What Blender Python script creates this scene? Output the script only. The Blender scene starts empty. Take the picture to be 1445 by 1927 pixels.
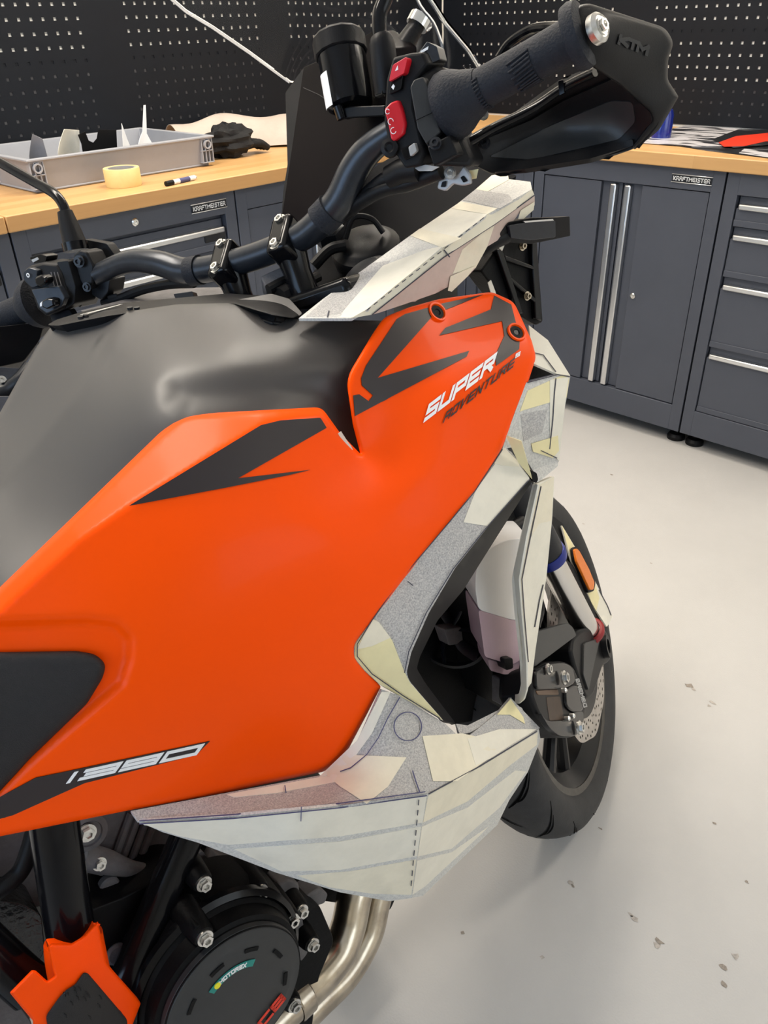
import bpy, bmesh, math, random
import numpy as np
from mathutils import Vector, Matrix
from mathutils.geometry import delaunay_2d_cdt
random.seed(7)
SC = bpy.context.scene
COL = SC.collection

# ------------------------------------------------------------------ camera
IW, IH, FOC = 1445.0, 1927.0, 1492.9
YAW, PITCH, ROLL, CAMH = -0.79996, 0.555549, -0.030252, 1.3616
def cam_axes():
    cy, sy = math.cos(YAW), math.sin(YAW)
    f = np.array([cy*math.cos(PITCH), sy*math.cos(PITCH), -math.sin(PITCH)])
    r = np.array([sy, -cy, 0.0]); u = np.cross(r, f)
    c, s = math.cos(ROLL), math.sin(ROLL)
    return np.array([r*c+u*s, -r*s+u*c, f])
CM = cam_axes()
CAM = np.array([0, 0, CAMH])
cd = bpy.data.cameras.new('camera'); co = bpy.data.objects.new('camera', cd); COL.objects.link(co)
cd.sensor_fit = 'VERTICAL'; cd.sensor_height = 36.0; cd.lens = FOC/IH*36.0; cd.clip_start = 0.02
mw = Matrix.Identity(4)
for i in range(3):
    mw[i][0], mw[i][1], mw[i][2], mw[i][3] = CM[0][i], CM[1][i], -CM[2][i], CAM[i]
co.matrix_world = mw
SC.camera = co

# ------------------------------------------------------------------ light and exposure
SC.view_settings.view_transform = 'Standard'; SC.view_settings.look = 'None'
SC.view_settings.exposure = 0.2; SC.view_settings.gamma = 1.0
SC.view_settings.use_curve_mapping = False
wd = bpy.data.worlds.new('world'); SC.world = wd; wd.use_nodes = True
wd.node_tree.nodes['Background'].inputs[0].default_value = (0.75, 0.85, 1.0, 1)
wd.node_tree.nodes['Background'].inputs[1].default_value = 0.25
def area(name, loc, target, sx, sy, power, col):
    l = bpy.data.lights.new(name, 'AREA'); l.shape = 'RECTANGLE'; l.size = sx; l.size_y = sy
    l.energy = power; l.color = col
    o = bpy.data.objects.new(name, l); COL.objects.link(o); o.location = loc
    o.rotation_euler = (Vector(target)-Vector(loc)).to_track_quat('-Z', 'Y').to_euler()
    return o
WARM = (1.0, 0.91, 0.79); COOL = (0.78, 0.89, 1.0)
for lx, ly, pw in ((1.7, -2.1, 44), (1.7, -0.2, 52), (-0.5, -2.8, 34)):      # three ceiling tube lamps
    area('ceiling_lamp', (lx, ly, 2.84), (lx, ly, 0), 0.35, 1.5, pw, WARM)
area('window_daylight', (-2.70, -1.2, 1.55), (1.0, -1.2, 0.8), 2.6, 1.5, 24, COOL)
area('rear_window_daylight', (0.6, 2.45, 1.5), (0.5, -1.2, 0.5), 2.4, 1.5, 44, (0.42, 0.66, 1.0))

# ------------------------------------------------------------------ bike frame (x forward, y left, z up)
BX, BY, BPSI, BLAM, BPHI, BTZ = 0.50981503, -1.02654603, -1.68365234, 0.19116597, 0.50487828, -0.00677427
def rot(ax, a):
    ax = np.array(ax, float); ax = ax/np.linalg.norm(ax)
    K = np.array([[0, -ax[2], ax[1]], [ax[2], 0, -ax[0]], [-ax[1], ax[0], 0]])
    return np.eye(3)+math.sin(a)*K+(1-math.cos(a))*K@K
BQ = rot((0, 0, 1), BPSI) @ rot((1, 0, 0), -BLAM)          # leaning on the side stand
BT = np.array([BX, BY, BTZ])
RAKE = math.radians(24.7)
A0 = np.array([-.043, 0, .327])
RS = rot((-math.sin(RAKE), 0, math.cos(RAKE)), BPHI)       # bars turned to the left
CB = BQ.T @ (CAM-BT)
CS = RS.T @ (CB-A0)+A0
def S(v): return RS @ (np.array(v, float)-A0)+A0           # fork frame -> bike frame
def SV(v): return RS @ np.array(v, float)
def raydir(px, py): return BQ.T @ (CM.T @ np.array([(px-IW/2)/FOC, -(py-IH/2)/FOC, 1.0]))
def depth(px, py, k, v):
    d = raydir(px, py)
    if k == 'd': return v
    if k in 'xyz':
        i = 'xyz'.index(k); return (v-CB[i])/d[i]
    i = 'xyz'.index(k[1]); ds = RS.T @ d
    return (v-CS[i])/ds[i]
def P(px, py, k, v): return CB+raydir(px, py)*depth(px, py, k, v)

class Surf:
    """smooth surface through control points given as sight line + a bike-frame coordinate"""
    def __init__(self, ctrl, outline=None, roll=None, bumps=(), lam=0.0):
        xy = np.array([[c[0], c[1]] for c in ctrl], float)/1000.0
        w = np.array([1.0/depth(*c) for c in ctrl])
        n = len(ctrl)
        K = self.kern(np.linalg.norm(xy[:, None]-xy[None], axis=2))
        A = np.zeros((n+3, n+3)); A[:n, :n] = K+lam*np.eye(n); A[:n, n] = 1; A[:n, n+1:] = xy
        A[n, :n] = 1; A[n+1:, :n] = xy.T
        self.c = np.linalg.lstsq(A, np.r_[w, 0, 0, 0], rcond=None)[0]
        self.xy = xy; self.outline = outline; self.roll = roll; self.bumps = bumps
    def kern(self, r): return np.where(r > 1e-9, r*r*np.log(np.maximum(r, 1e-9)), 0)
    def t(self, pts):
        pts = np.asarray(pts, float); q = pts/1000.0
        w = self.kern(np.linalg.norm(q[:, None]-self.xy[None], axis=2)) @ self.c[:len(self.xy)]
        w = w+self.c[len(self.xy)]+q @ self.c[-2:]
        t = 1.0/w
        for b in self.bumps:
            poly, ref, ramp, dep, lin = b
            ins = inside(poly, pts); dd = pdist(ref, pts)
            u = dd/ramp
            f = u if lin else np.clip(u, 0, 1)**2*(3-2*np.clip(u, 0, 1))
            t = t+np.where(ins, dep*f, 0)
        if self.roll:
            wd_, dp = self.roll
            u = np.clip(1-pdist(self.outline, pts, True)/wd_, 0, 1)
            t = t+dp*(1-np.sqrt(np.maximum(0, 1-u*u)))
        return t
    def pos(self, pts, off=0.0):
        t = self.t(pts)-off
        return np.array([CB+raydir(p[0], p[1])*tt for p, tt in zip(pts, t)])

def inside(poly, pts):
    poly = np.asarray(poly, float); x, y = pts[:, 0], pts[:, 1]; r = np.zeros(len(pts), bool)
    j = len(poly)-1
    for i in range(len(poly)):
        xi, yi = poly[i]; xj, yj = poly[j]
        if yi != yj:
            r ^= ((yi > y) != (yj > y)) & (x < (xj-xi)*(y-yi)/(yj-yi)+xi)
        j = i
    return r
def pdist(line, pts, closed=False):
    a = np.asarray(line, float); b = np.roll(a, -1, 0)
    if not closed: a, b = a[:-1], b[:-1]
    best = np.full(len(pts), 1e9)
    for p, q in zip(a, b):
        e = q-p; L = max(e@e, 1e-9); u = np.clip(((pts-p) @ e)/L, 0, 1)
        best = np.minimum(best, np.linalg.norm(pts-p-u[:, None]*e, axis=1))
    return best
def cut(outline, r, n=4):
    """round the corners of a polygon; a point may carry its own radius as third value"""
    o = []
    m = len(outline)
    for i in range(m):
        p = np.array(outline[i][:2], float); a = np.array(outline[i-1][:2], float); b = np.array(outline[(i+1) % m][:2], float)
        rr = outline[i][2] if len(outline[i]) > 2 else r
        la, lb = np.linalg.norm(a-p), np.linalg.norm(b-p)
        k = min(rr, la*.45, lb*.45)
        if k < .5: o.append(tuple(p)); continue
        p0 = p+(a-p)/la*k; p1 = p+(b-p)/lb*k
        for s in np.linspace(0, 1, n+1):
            o.append(tuple((1-s)**2*p0+2*s*(1-s)*p+s*s*p1))
    return o
def dense(line, step, closed=True):
    o = []; m = len(line)
    for i in range(m if closed else m-1):
        a = np.array(line[i][:2], float); b = np.array(line[(i+1) % m][:2], float)
        k = max(1, int(round(np.linalg.norm(b-a)/step)))
        for s in range(k): o.append(a+(b-a)*s/k)
    if not closed: o.append(np.array(line[-1][:2], float))
    return np.array(o)

# ------------------------------------------------------------------ mesh helpers
def mk(name, verts, faces, mat, parent=None, smooth=True, solid=0.0, bevel=0.0, seg=2, off=-1.0, auto=0.6):
    me = bpy.data.meshes.new(name)
    me.from_pydata([tuple(map(float, v)) for v in verts], [], [tuple(int(i) for i in f) for f in faces])
    me.validate(); me.update()
    if mat is not None: me.materials.append(mat)
    o = bpy.data.objects.new(name, me); COL.objects.link(o)
    if parent is not None: o.parent = parent
    if smooth:
        me.polygons.foreach_set('use_smooth', [True]*len(me.polygons))
        try: me.set_sharp_from_angle(angle=auto)
        except Exception: pass
    if solid and smooth:                       # keep the rim of a sheet crisp
        ei = np.zeros(len(me.loops), np.int32); me.loops.foreach_get('edge_index', ei)
        cnt = np.bincount(ei, minlength=len(me.edges)) == 1
        at = me.attributes.get('sharp_edge') or me.attributes.new('sharp_edge', 'BOOLEAN', 'EDGE')
        old = np.zeros(len(me.edges), bool); at.data.foreach_get('value', old); at.data.foreach_set('value', old | cnt)
    if solid:
        m = o.modifiers.new('solidify', 'SOLIDIFY'); m.thickness = solid; m.offset = off
    if bevel:
        m = o.modifiers.new('bevel', 'BEVEL'); m.width = bevel; m.segments = seg; m.limit_method = 'ANGLE'; m.angle_limit = 0.6
    return o
def tri2d(outline, step, ringw=0):
    b = dense(outline, step)
    poly = b
    x0, y0 = b.min(0); x1, y1 = b.max(0)
    ins = []
    if ringw:
        for i in range(len(b)):
            e = b[(i+1) % len(b)]-b[i-1]; n = np.array([-e[1], e[0]])/max(np.linalg.norm(e), 1e-6)
            for fr in (.12, .35, .65, 1.0):
                for sg in (1, -1): ins.append(b[i]+n*sg*ringw*fr)
        ins = np.array(ins); ins = ins[inside(poly, ins)]
        dd = pdist(poly, ins, True); keep = dd > ringw*.1; ins = ins[keep]
    gx, gy = np.meshgrid(np.arange(x0, x1, step), np.arange(y0, y1, step*.87))
    gx = gx+(np.arange(gx.shape[0]) % 2)[:, None]*step*.5
    g = np.c_[gx.ravel(), gy.ravel()]
    if len(g):
        g = g[inside(poly, g)]
        if len(g): g = g[pdist(poly, g, True) > max(step*.55, ringw*1.15)]
    allp = [b]
    if len(ins): allp.append(ins)
    if len(g): allp.append(g)
    v = np.vstack(allp); nb = len(b)
    r = delaunay_2d_cdt([Vector(p) for p in v], [(i, (i+1) % nb) for i in range(nb)], [], 0, 0.01)
    vv = np.array([tuple(p) for p in r[0]]); fs = [tuple(f) for f in r[2]]
    cen = np.array([vv[list(f)].mean(0) for f in fs]); ok = inside(poly, cen)
    out = []
    for f, k in zip(fs, ok):
        if not k: continue
        p, q, s = vv[f[0]], vv[f[1]], vv[f[2]]
        if (q[0]-p[0])*(s[1]-p[1])-(q[1]-p[1])*(s[0]-p[0]) > 0: f = (f[0], f[2], f[1])
        out.append(f)
    return vv, out
def patch(name, outline, surf, mat, parent, step=14, solid=.004, off=0.0, smooth=True):
    rw = surf.roll[0] if surf.roll and surf.outline is not None else 0
    v, f = tri2d(outline, step, rw if off == 0 else 0)
    return mk(name, surf.pos(v, off), f, mat, parent, smooth, solid, auto=0.9)
def decal(name, outline, surf, mat, parent, off=.0012, step=14):
    return patch(name, outline, surf, mat, parent, step, .0005, off)
def slab(name, outline, ctrl, vec, mat, parent, bevel=.002, seg=2):
    """solid plate or block: outline on a surface, pushed back by a real 3D vector"""
    s = ctrl if isinstance(ctrl, Surf) else Surf(ctrl)
    o = np.array([p[:2] for p in outline], float)
    if np.sum(o[:, 0]*np.roll(o[:, 1], -1)-np.roll(o[:, 0], -1)*o[:, 1]) > 0: o = o[::-1]
    f = s.pos(o); b = f+np.array(vec, float); n = len(o)
    fs = [tuple(range(n)), tuple(range(2*n-1, n-1, -1))]+[(i, i+n, (i+1) % n+n, (i+1) % n) for i in range(n)]
    return mk(name, np.vstack([f, b]), fs, mat, parent, True, 0, bevel, seg)
def smoothline(p, k=6):
    p = np.array(p, float)
    if len(p) < 3: return p
    q = np.vstack([2*p[0]-p[1], p, 2*p[-1]-p[-2]]); o = []
    for i in range(1, len(q)-2):
        for s in np.arange(k)/k:
            a, b, c, d = q[i-1], q[i], q[i+1], q[i+2]
            o.append(.5*((2*b)+(-a+c)*s+(2*a-5*b+4*c-d)*s*s+(-a+3*b-3*c+d)*s**3))
    o.append(p[-1]); return np.array(o)
def tube(name, pts, r, mat, parent, n=16, k=6, flat=1.0, smooth=True):
    if np.isscalar(r): r = [r]*len(pts)
    L = smoothline(np.c_[np.array(pts, float), np.array(r, float)], k); p = L[:, :3]; rr = L[:, 3]
    t = np.gradient(p, axis=0); t /= np.linalg.norm(t, axis=1)[:, None]
    up = np.array([0, 0, 1.0]) if abs(t[0][2]) < .9 else np.array([1.0, 0, 0])
    a = np.cross(t[0], up); a /= np.linalg.norm(a); v = []
    for i in range(len(p)):
        a = a-t[i]*(a@t[i]); a /= np.linalg.norm(a); b = np.cross(t[i], a)
        for j in range(n):
            th = 2*math.pi*j/n; v.append(p[i]+(a*math.cos(th)+b*math.sin(th)*flat)*rr[i])
    f = []
    for i in range(len(p)-1):
        for j in range(n):
            f.append((i*n+j, (i+1)*n+j, (i+1)*n+(j+1) % n, i*n+(j+1) % n))
    f.append(tuple(range(n))); f.append(tuple(range(len(v)-1, len(v)-n-1, -1)))
    return mk(name, v, f, mat, parent, smooth)
def lathe(name, prof, org, axis, mat, parent, n=40, ref=None, cap=True):
    """profile of (radius, height along axis)"""
    ax = np.array(axis, float); ax /= np.linalg.norm(ax)
    ref = np.array(ref if ref is not None else ((0, 0, 1) if abs(ax[2]) < .9 else (1, 0, 0)), float)
    a = np.cross(ax, ref); a /= np.linalg.norm(a); b = np.cross(ax, a); org = np.array(org, float)
    v = []; f = []
    for r, h in prof:
        for j in range(n):
            th = 2*math.pi*j/n; v.append(org+ax*h+(a*math.cos(th)+b*math.sin(th))*r)
    m = len(prof)
    for i in range(m-1):
        for j in range(n): f.append((i*n+j, i*n+(j+1) % n, (i+1)*n+(j+1) % n, (i+1)*n+j))
    if cap:
        f.append(tuple(range(n-1, -1, -1))); f.append(tuple(range((m-1)*n, m*n)))
    else:
        for j in range(n): f.append(((m-1)*n+j, (m-1)*n+(j+1) % n, (j+1) % n, j))
    return mk(name, v, f, mat, parent, True, auto=.5)
def bolt(name, c, axis, r, mat, parent, h=.006, head=True):
    """flanged hexagon bolt"""
    ax = np.array(axis, float); ax /= np.linalg.norm(ax)
    ref = np.array((0, 0, 1.0)) if abs(ax[2]) < .9 else np.array((1.0, 0, 0))
    a = np.cross(ax, ref); a /= np.linalg.norm(a); b = np.cross(ax, a); c = np.array(c, float)
    v = []; f = []; rings = ((r, 0, 24), (r, h*.35, 24), (r*.72, h*.4, 6), (r*.72, h, 6), (r*.4, h, 6), (r*.36, h*.6, 6))
    st = []
    for rr, hh, n in rings:
        st.append((len(v), n))
        for j in range(n): v.append(c+ax*hh+(a*math.cos(2*math.pi*j/n)+b*math.sin(2*math.pi*j/n))*rr)
    def band(p, q):
        (s0, n0), (s1, n1) = p, q
        if n0 == n1:
            for j in range(n0): f.append((s0+j, s0+(j+1) % n0, s1+(j+1) % n1, s1+j))
    band(st[0], st[1]); f.append(tuple(range(st[1][0], st[1][0]+24)))
    band(st[2], st[3]); band(st[3], st[4]); band(st[4], st[5]); f.append(tuple(range(st[5][0], st[5][0]+6)))
    return mk(name, v, f, mat, parent, False)
def boxes(name, bl, mat, parent=None, bevel=.0, seg=2):
    """axis-aligned boxes ((x0,y0,z0),(x1,y1,z1)) as one mesh"""
    v = []; f = []
    for a, b in bl:
        lo = np.minimum(a, b); hi = np.maximum(a, b); s = len(v)
        for x in (lo[0], hi[0]):
            for y in (lo[1], hi[1]):
                for z in (lo[2], hi[2]): v.append((x, y, z))
        f += [tuple(s+i for i in q) for q in ((0, 1, 3, 2), (4, 6, 7, 5), (0, 4, 5, 1), (2, 3, 7, 6), (0, 2, 6, 4), (1, 5, 7, 3))]
    return mk(name, v, f, mat, parent, bevel > 0, 0, bevel, seg)
def box3(name, c, ex, ey, ez, mat, parent, bevel=.002, seg=2):
    c, ex, ey, ez = [np.array(q, float) for q in (c, ex, ey, ez)]
    v = [c+sx*ex+sy*ey+sz*ez for sx in (-1, 1) for sy in (-1, 1) for sz in (-1, 1)]
    f = [(0, 1, 3, 2), (4, 6, 7, 5), (0, 4, 5, 1), (2, 3, 7, 6), (0, 2, 6, 4), (1, 5, 7, 3)]
    if np.dot(np.cross(ex, ey), ez) < 0: f = [q[::-1] for q in f]
    return mk(name, v, f, mat, parent, True, 0, bevel, seg)
def empty(name, loc=(0, 0, 0)):
    o = bpy.data.objects.new(name, None); COL.objects.link(o); o.location = loc; o.empty_display_size = .1
    return o
def tag(o, label=None, cat=None, group=None, kind=None):
    if label: o['label'] = label
    if cat: o['category'] = cat
    if group: o['group'] = group
    if kind: o['kind'] = kind
    return o

# squared stroke lettering: polylines in a 0..1 box
GL = {'S': [[(1, 1), (0, 1), (0, .52), (1, .48), (1, 0), (0, 0)]], 'U': [[(0, 1), (0, 0), (1, 0), (1, 1)]],
 'P': [[(0, 0), (0, 1), (1, 1), (1, .45), (.1, .45)]], 'E': [[(1, 1), (0, 1), (0, 0), (1, 0)], [(0, .5), (.9, .5)]],
 'R': [[(0, 0), (0, 1), (1, 1), (1, .5), (.1, .5)], [(.5, .5), (1, 0)]], 'A': [[(0, 0), (0, 1), (1, 1), (1, 0)], [(0, .45), (1, .45)]],
 'D': [[(0, .62), (0, 1), (1, 1), (1, 0), (0, 0), (0, .3)]], 'V': [[(0, 1), (.35, 0), (1, 1)]], 'N': [[(0, 0), (0, 1), (1, 0), (1, 1)]],
 'T': [[(0, 1), (1, 1)], [(.5, 1), (.5, 0)]], '1': [[(.5, 1), (.5, 0)]], '3': [[(0, 1), (1, 1), (1, 0), (0, 0)], [(.1, .5), (1, .5)]],
 '9': [[(1, .5), (0, .5), (0, 1), (1, 1), (1, 0), (0, 0)]], '0': [[(0, 0), (0, 1), (1, 1), (1, 0), (0, 0)]],
 '8': [[(0, 0), (0, 1), (1, 1), (1, 0), (0, 0)], [(0, .5), (1, .5)]], 'K': [[(0, 0), (0, 1)], [(1, 1), (.1, .5), (1, 0)]],
 'M': [[(0, 0), (0, 1), (.5, .4), (1, 1), (1, 0)]], 'O': [[(0, 0), (0, 1), (1, 1), (1, 0), (0, 0)]], 'X': [[(0, 0), (1, 1)], [(0, 1), (1, 0)]],
 'L': [[(0, 1), (0, 0), (1, 0)]], 'C': [[(1, 1), (0, 1), (0, 0), (1, 0)]], 'B': [[(0, 0), (0, 1), (.9, 1), (.9, .5), (0, .5)], [(.9, .5), (1, .4), (1, 0), (0, 0)]],
 'F': [[(0, 0), (0, 1), (1, 1)], [(0, .5), (.8, .5)]], 'I': [[(.5, 0), (.5, 1)]]}
def quads(word, hw, cw=.8, gap=.35):
    """stroke quads of a word in em units; total advance"""
    x = 0.0; out = []
    for ch in word:
        w = cw*(1.15 if ch == 'M' else .35 if ch == 'I' else .25 if ch == '1' else 1.0)
        if ch != ' ':
            for line in GL[ch]:
                q = [np.array([x+(p[0] if ch != 'I' else .5)*w, hw+p[1]*(1-2*hw)]) for p in line]
                for a, b in zip(q[:-1], q[1:]):
                    d = (b-a)/max(np.linalg.norm(b-a), 1e-6); n = np.array([-d[1], d[0]])
                    e = d*hw
                    out.append([a-e-n*hw, b+e-n*hw, b+e+n*hw, a-e+n*hw])
        x += w+gap
    return out, x-gap
def lettering(name, word, org, ux, uy, surf, mat, parent, hw=.11, cw=.8, gap=.35, off=.0016):
    """ux spans the word, uy the letter height, both on the sheet the surface is seen on"""
    qs, L = quads(word, hw, cw, gap); v = []; f = []
    org, ux, uy = [np.array(q, float) for q in (org, ux, uy)]
    for q in qs:
        s = len(v); pts = np.array([org+ux*(p[0]/L)+uy*p[1] for p in q])
        v += list(surf.pos(pts, off)); p = pts
        a = (p[1][0]-p[0][0])*(p[2][1]-p[0][1])-(p[1][1]-p[0][1])*(p[2][0]-p[0][0])
        f.append((s, s+1, s+2, s+3) if a < 0 else (s+3, s+2, s+1, s))
    return mk(name, v, f, mat, parent, False, .0004)
def lettering3(name, word, org, ux, uy, mat, parent, hw=.11, cw=.8, gap=.35):
    qs, L = quads(word, hw, cw, gap); v = []; f = []
    org, ux, uy = [np.array(q, float) for q in (org, ux, uy)]
    for q in qs:
        s = len(v); v += [org+ux*(p[0]/L)+uy*p[1] for p in q]; f.append((s, s+1, s+2, s+3))
    return mk(name, v, f, mat, parent, False, .0004, off=1)
def penline(name, line, w, surf, mat, parent, off=.0018, step=18):
    p = dense(line, step, False); v = []; f = []
    t = np.gradient(p, axis=0); t /= np.linalg.norm(t, axis=1)[:, None]; n = np.c_[-t[:, 1], t[:, 0]]*w/2
    v = np.empty((2*len(p), 3)); v[0::2] = surf.pos(p+n, off); v[1::2] = surf.pos(p-n, off)
    for i in range(len(p)-1): f.append((2*i, 2*i+1, 2*i+3, 2*i+2))
    return mk(name, v, f, mat, parent, False, .0004)

# ------------------------------------------------------------------ materials
def mat(name, col, rough=.5, metal=0.0, var=0.0, vs=20, bump=0.0, bs=200, spec=.5, coat=0.0, trans=0.0, ior=1.45, col2=None, aniso=None, sss=0):
    m = bpy.data.materials.new(name); m.use_nodes = True; nt = m.node_tree; b = nt.nodes['Principled BSDF']
    b.inputs['Base Color'].default_value = (*col, 1); b.inputs['Roughness'].default_value = rough
    b.inputs['Metallic'].default_value = metal; b.inputs['Specular IOR Level'].default_value = spec
    b.inputs['Coat Weight'].default_value = coat; b.inputs['Coat Roughness'].default_value = .08
    b.inputs['Transmission Weight'].default_value = trans; b.inputs['IOR'].default_value = ior
    tc = nt.nodes.new('ShaderNodeTexCoord'); mp = nt.nodes.new('ShaderNodeMapping')
    nt.links.new(tc.outputs['Object'], mp.inputs[0])
    if aniso: mp.inputs['Scale'].default_value = aniso
    if var or col2:
        n = nt.nodes.new('ShaderNodeTexNoise'); n.inputs['Scale'].default_value = vs; n.inputs['Detail'].default_value = 6; n.inputs['Roughness'].default_value = .65
        nt.links.new(mp.outputs[0], n.inputs[0])
        rp = nt.nodes.new('ShaderNodeValToRGB'); nt.links.new(n.outputs['Fac'], rp.inputs[0])
        c2 = col2 if col2 else tuple(c*(1-var) for c in col)
        rp.color_ramp.elements[0].color = (*c2, 1); rp.color_ramp.elements[1].color = (*col, 1)
        rp.color_ramp.elements[0].position = .36; rp.color_ramp.elements[1].position = .62
        nt.links.new(rp.outputs[0], b.inputs['Base Color'])
    if bump:
        n2 = nt.nodes.new('ShaderNodeTexNoise'); n2.inputs['Scale'].default_value = bs; n2.inputs['Detail'].default_value = 3
        nt.links.new(mp.outputs[0], n2.inputs[0])
        bp = nt.nodes.new('ShaderNodeBump'); bp.inputs['Strength'].default_value = bump; bp.inputs['Distance'].default_value = .002
        nt.links.new(n2.outputs['Fac'], bp.inputs['Height']); nt.links.new(bp.outputs[0], b.inputs['Normal'])
    if sss: b.inputs['Subsurface Weight'].default_value = sss; b.inputs['Subsurface Radius'].default_value = (.02, .02, .02)
    return m
M = {}
M['floor'] = mat('floor_coating', (.475, .462, .445), .45, var=.05, vs=3, bump=.22, bs=260, spec=.4)
M['wall'] = mat('wall_paint', (.82, .80, .74), .8, var=.03)
M['ceil'] = mat('ceiling_paint', (.85, .85, .84), .85, var=.02)
M['peg'] = mat('pegboard_steel', (.0055, .007, .0105), .5, var=.1, bump=.05, bs=500, spec=.25)
M['cab'] = mat('cabinet_paint', (.068, .075, .096), .42, var=.06, vs=8, bump=.03, bs=700)
M['gapdark'] = mat('cabinet_shadow_gap', (.012, .012, .014), .7)
M['alu'] = mat('brushed_aluminium', (.72, .73, .74), .28, 1.0, var=.06, vs=60, aniso=(1, 1, 12))
M['chrome'] = mat('polished_steel', (.78, .77, .74), .16, 1.0, var=.05)
M['bolt'] = mat('zinc_bolt', (.74, .73, .70), .3, 1.0, var=.25, vs=120)
M['blackp'] = mat('black_plastic', (.0065, .0065, .0075), .46, var=.15, vs=40, bump=.08, bs=900, spec=.22)
M['blackg'] = mat('gloss_black', (.004, .004, .005), .17, var=.05, spec=.25)
M['blackm'] = mat('black_metal', (.012, .013, .016), .35, var=.2, vs=60, spec=.35)
M['anod'] = mat('anodised_bar', (.020, .024, .032), .30, .4, var=.2, vs=150, spec=.6)
M['rubber'] = mat('grip_rubber', (.018, .020, .026), .66, var=.2, vs=90, bump=.5, bs=420, spec=.25)
M['orange'] = mat('orange_paint', (1.0, .080, .0), .36, var=.02, vs=3, spec=.12, coat=.03)
M['orangep'] = mat('orange_guard_plastic', (.98, .070, .0), .45, var=.03, bump=.05, bs=900, spec=.15)
M['tank'] = mat('matt_grey_tank', (.052, .049, .048), .40, var=.05, vs=6, bump=.02, bs=1800, spec=.5)
M['decalk'] = mat('black_decal', (.020, .014, .015), .42, var=.05)
M['white'] = mat('white_print', (.86, .86, .86), .45, var=.02)
M['void'] = mat('flat_black_liner', (.0035, .004, .006), .6, var=.1, spec=.03)
M['pad'] = mat('knee_pad_rubber', (.013, .011, .011), .7, var=.2, vs=200, bump=.5, bs=1200)
M['engine'] = mat('cast_engine', (.13, .124, .127), .5, var=.25, vs=50, bump=.25, bs=300, spec=.3)
M['engdark'] = mat('engine_dark', (.0045, .0045, .005), .5, var=.2, vs=40, bump=.15, bs=300, spec=.14)
M['clutch'] = mat('clutch_cap', (.024, .025, .026), .45, var=.1, vs=80, bump=.06, bs=1500)
M['steel'] = mat('exhaust_steel', (.60, .53, .42), .24, 1.0, var=.35, vs=14, col2=(.36, .31, .25), bump=.04, bs=60)
M['tyre'] = mat('tyre_rubber', (.030, .0295, .030), .72, var=.25, vs=30, bump=.2, bs=400)
M['groove'] = mat('tyre_groove', (.002, .002, .002), .9, spec=.05)
M['rim'] = mat('wheel_black', (.006, .006, .007), .3, var=.1, spec=.3)
M['rimlip'] = mat('rim_lip_dusty', (.085, .078, .068), .5, .3, var=.3, vs=60)
M['disc'] = mat('brake_disc_steel', (.50, .47, .44), .34, 1.0, var=.15, vs=80)
M['fork'] = mat('fork_chrome', (.74, .72, .69), .20, 1.0, var=.08, vs=12, aniso=(1, 1, .1))
M['blue'] = mat('blue_anodised', (.012, .025, .22), .3, .2)
M['red'] = mat('red_plastic', (.62, .010, .022), .35, var=.05)
M['redseal'] = mat('red_seal', (.22, .006, .008), .5)
M['amber'] = mat('amber_reflector', (.75, .19, .015), .25, bump=.5, bs=500)
M['paper'] = mat('washi_paper', (.66, .645, .60), .85, vs=420, col2=(.47, .46, .44), bump=.25, bs=120)
M['paperd'] = mat('washi_paper_grey', (.56, .54, .51), .85, vs=620, col2=(.30, .29, .29), bump=.25, bs=120)
M['cream'] = mat('cream_tape', (.80, .735, .58), .7, var=.08, vs=30, bump=.12, bs=90)
M['creamw'] = mat('pale_tape', (.80, .755, .64), .75, var=.07, vs=30, bump=.12, bs=90)
M['yellow'] = mat('yellow_tape', (.82, .73, .42), .65, var=.06, vs=30, bump=.12, bs=90)
M['pink'] = mat('pinkish_film', (.60, .47, .41), .6, var=.12, vs=25, bump=.25, bs=60)
M['ink'] = mat('pencil_line', (.05, .05, .07), .7)
M['inkb'] = mat('blue_pen_line', (.07, .07, .16), .7)
M['bottle'] = mat('milky_plastic', (.70, .69, .68), .35, var=.03, sss=.4)
M['fluid'] = mat('pink_coolant_plastic', (.42, .30, .34), .35, var=.06, sss=.4)
M['screen'] = mat('display_glass', (.006, .0045, .005), .3, spec=.02)
M['glass'] = mat('clear_windscreen', (.96, .97, .98), .02, trans=1.0, ior=1.08, spec=.35)
M['edge'] = mat('polished_acrylic_edge', (.85, .86, .88), .08, trans=.85, ior=1.45)
M['crate'] = mat('grey_crate_plastic', (.33, .34, .37), .45, var=.04, bump=.04, bs=600)
M['teal'] = mat('teal_sticker', (.010, .21, .18), .4)
M['yel'] = mat('yellow_sticker', (.75, .68, .02), .4)
M['redprint'] = mat('red_print', (.65, .035, .012), .4)
M['greyb'] = mat('grey_bracket', (.42, .42, .42), .45, .3, var=.1)
M['fabric'] = mat('black_fabric', (.006, .006, .007), .85, var=.3, vs=60, bump=.5, bs=300)
M['film'] = mat('packing_film', (.50, .42, .36), .5, var=.15, vs=8, bump=.3, bs=20)
M['tapey'] = mat('masking_tape_roll', (.80, .62, .27), .5, var=.05, vs=60)
M['plate'] = mat('dark_badge', (.012, .013, .016), .3)
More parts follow.
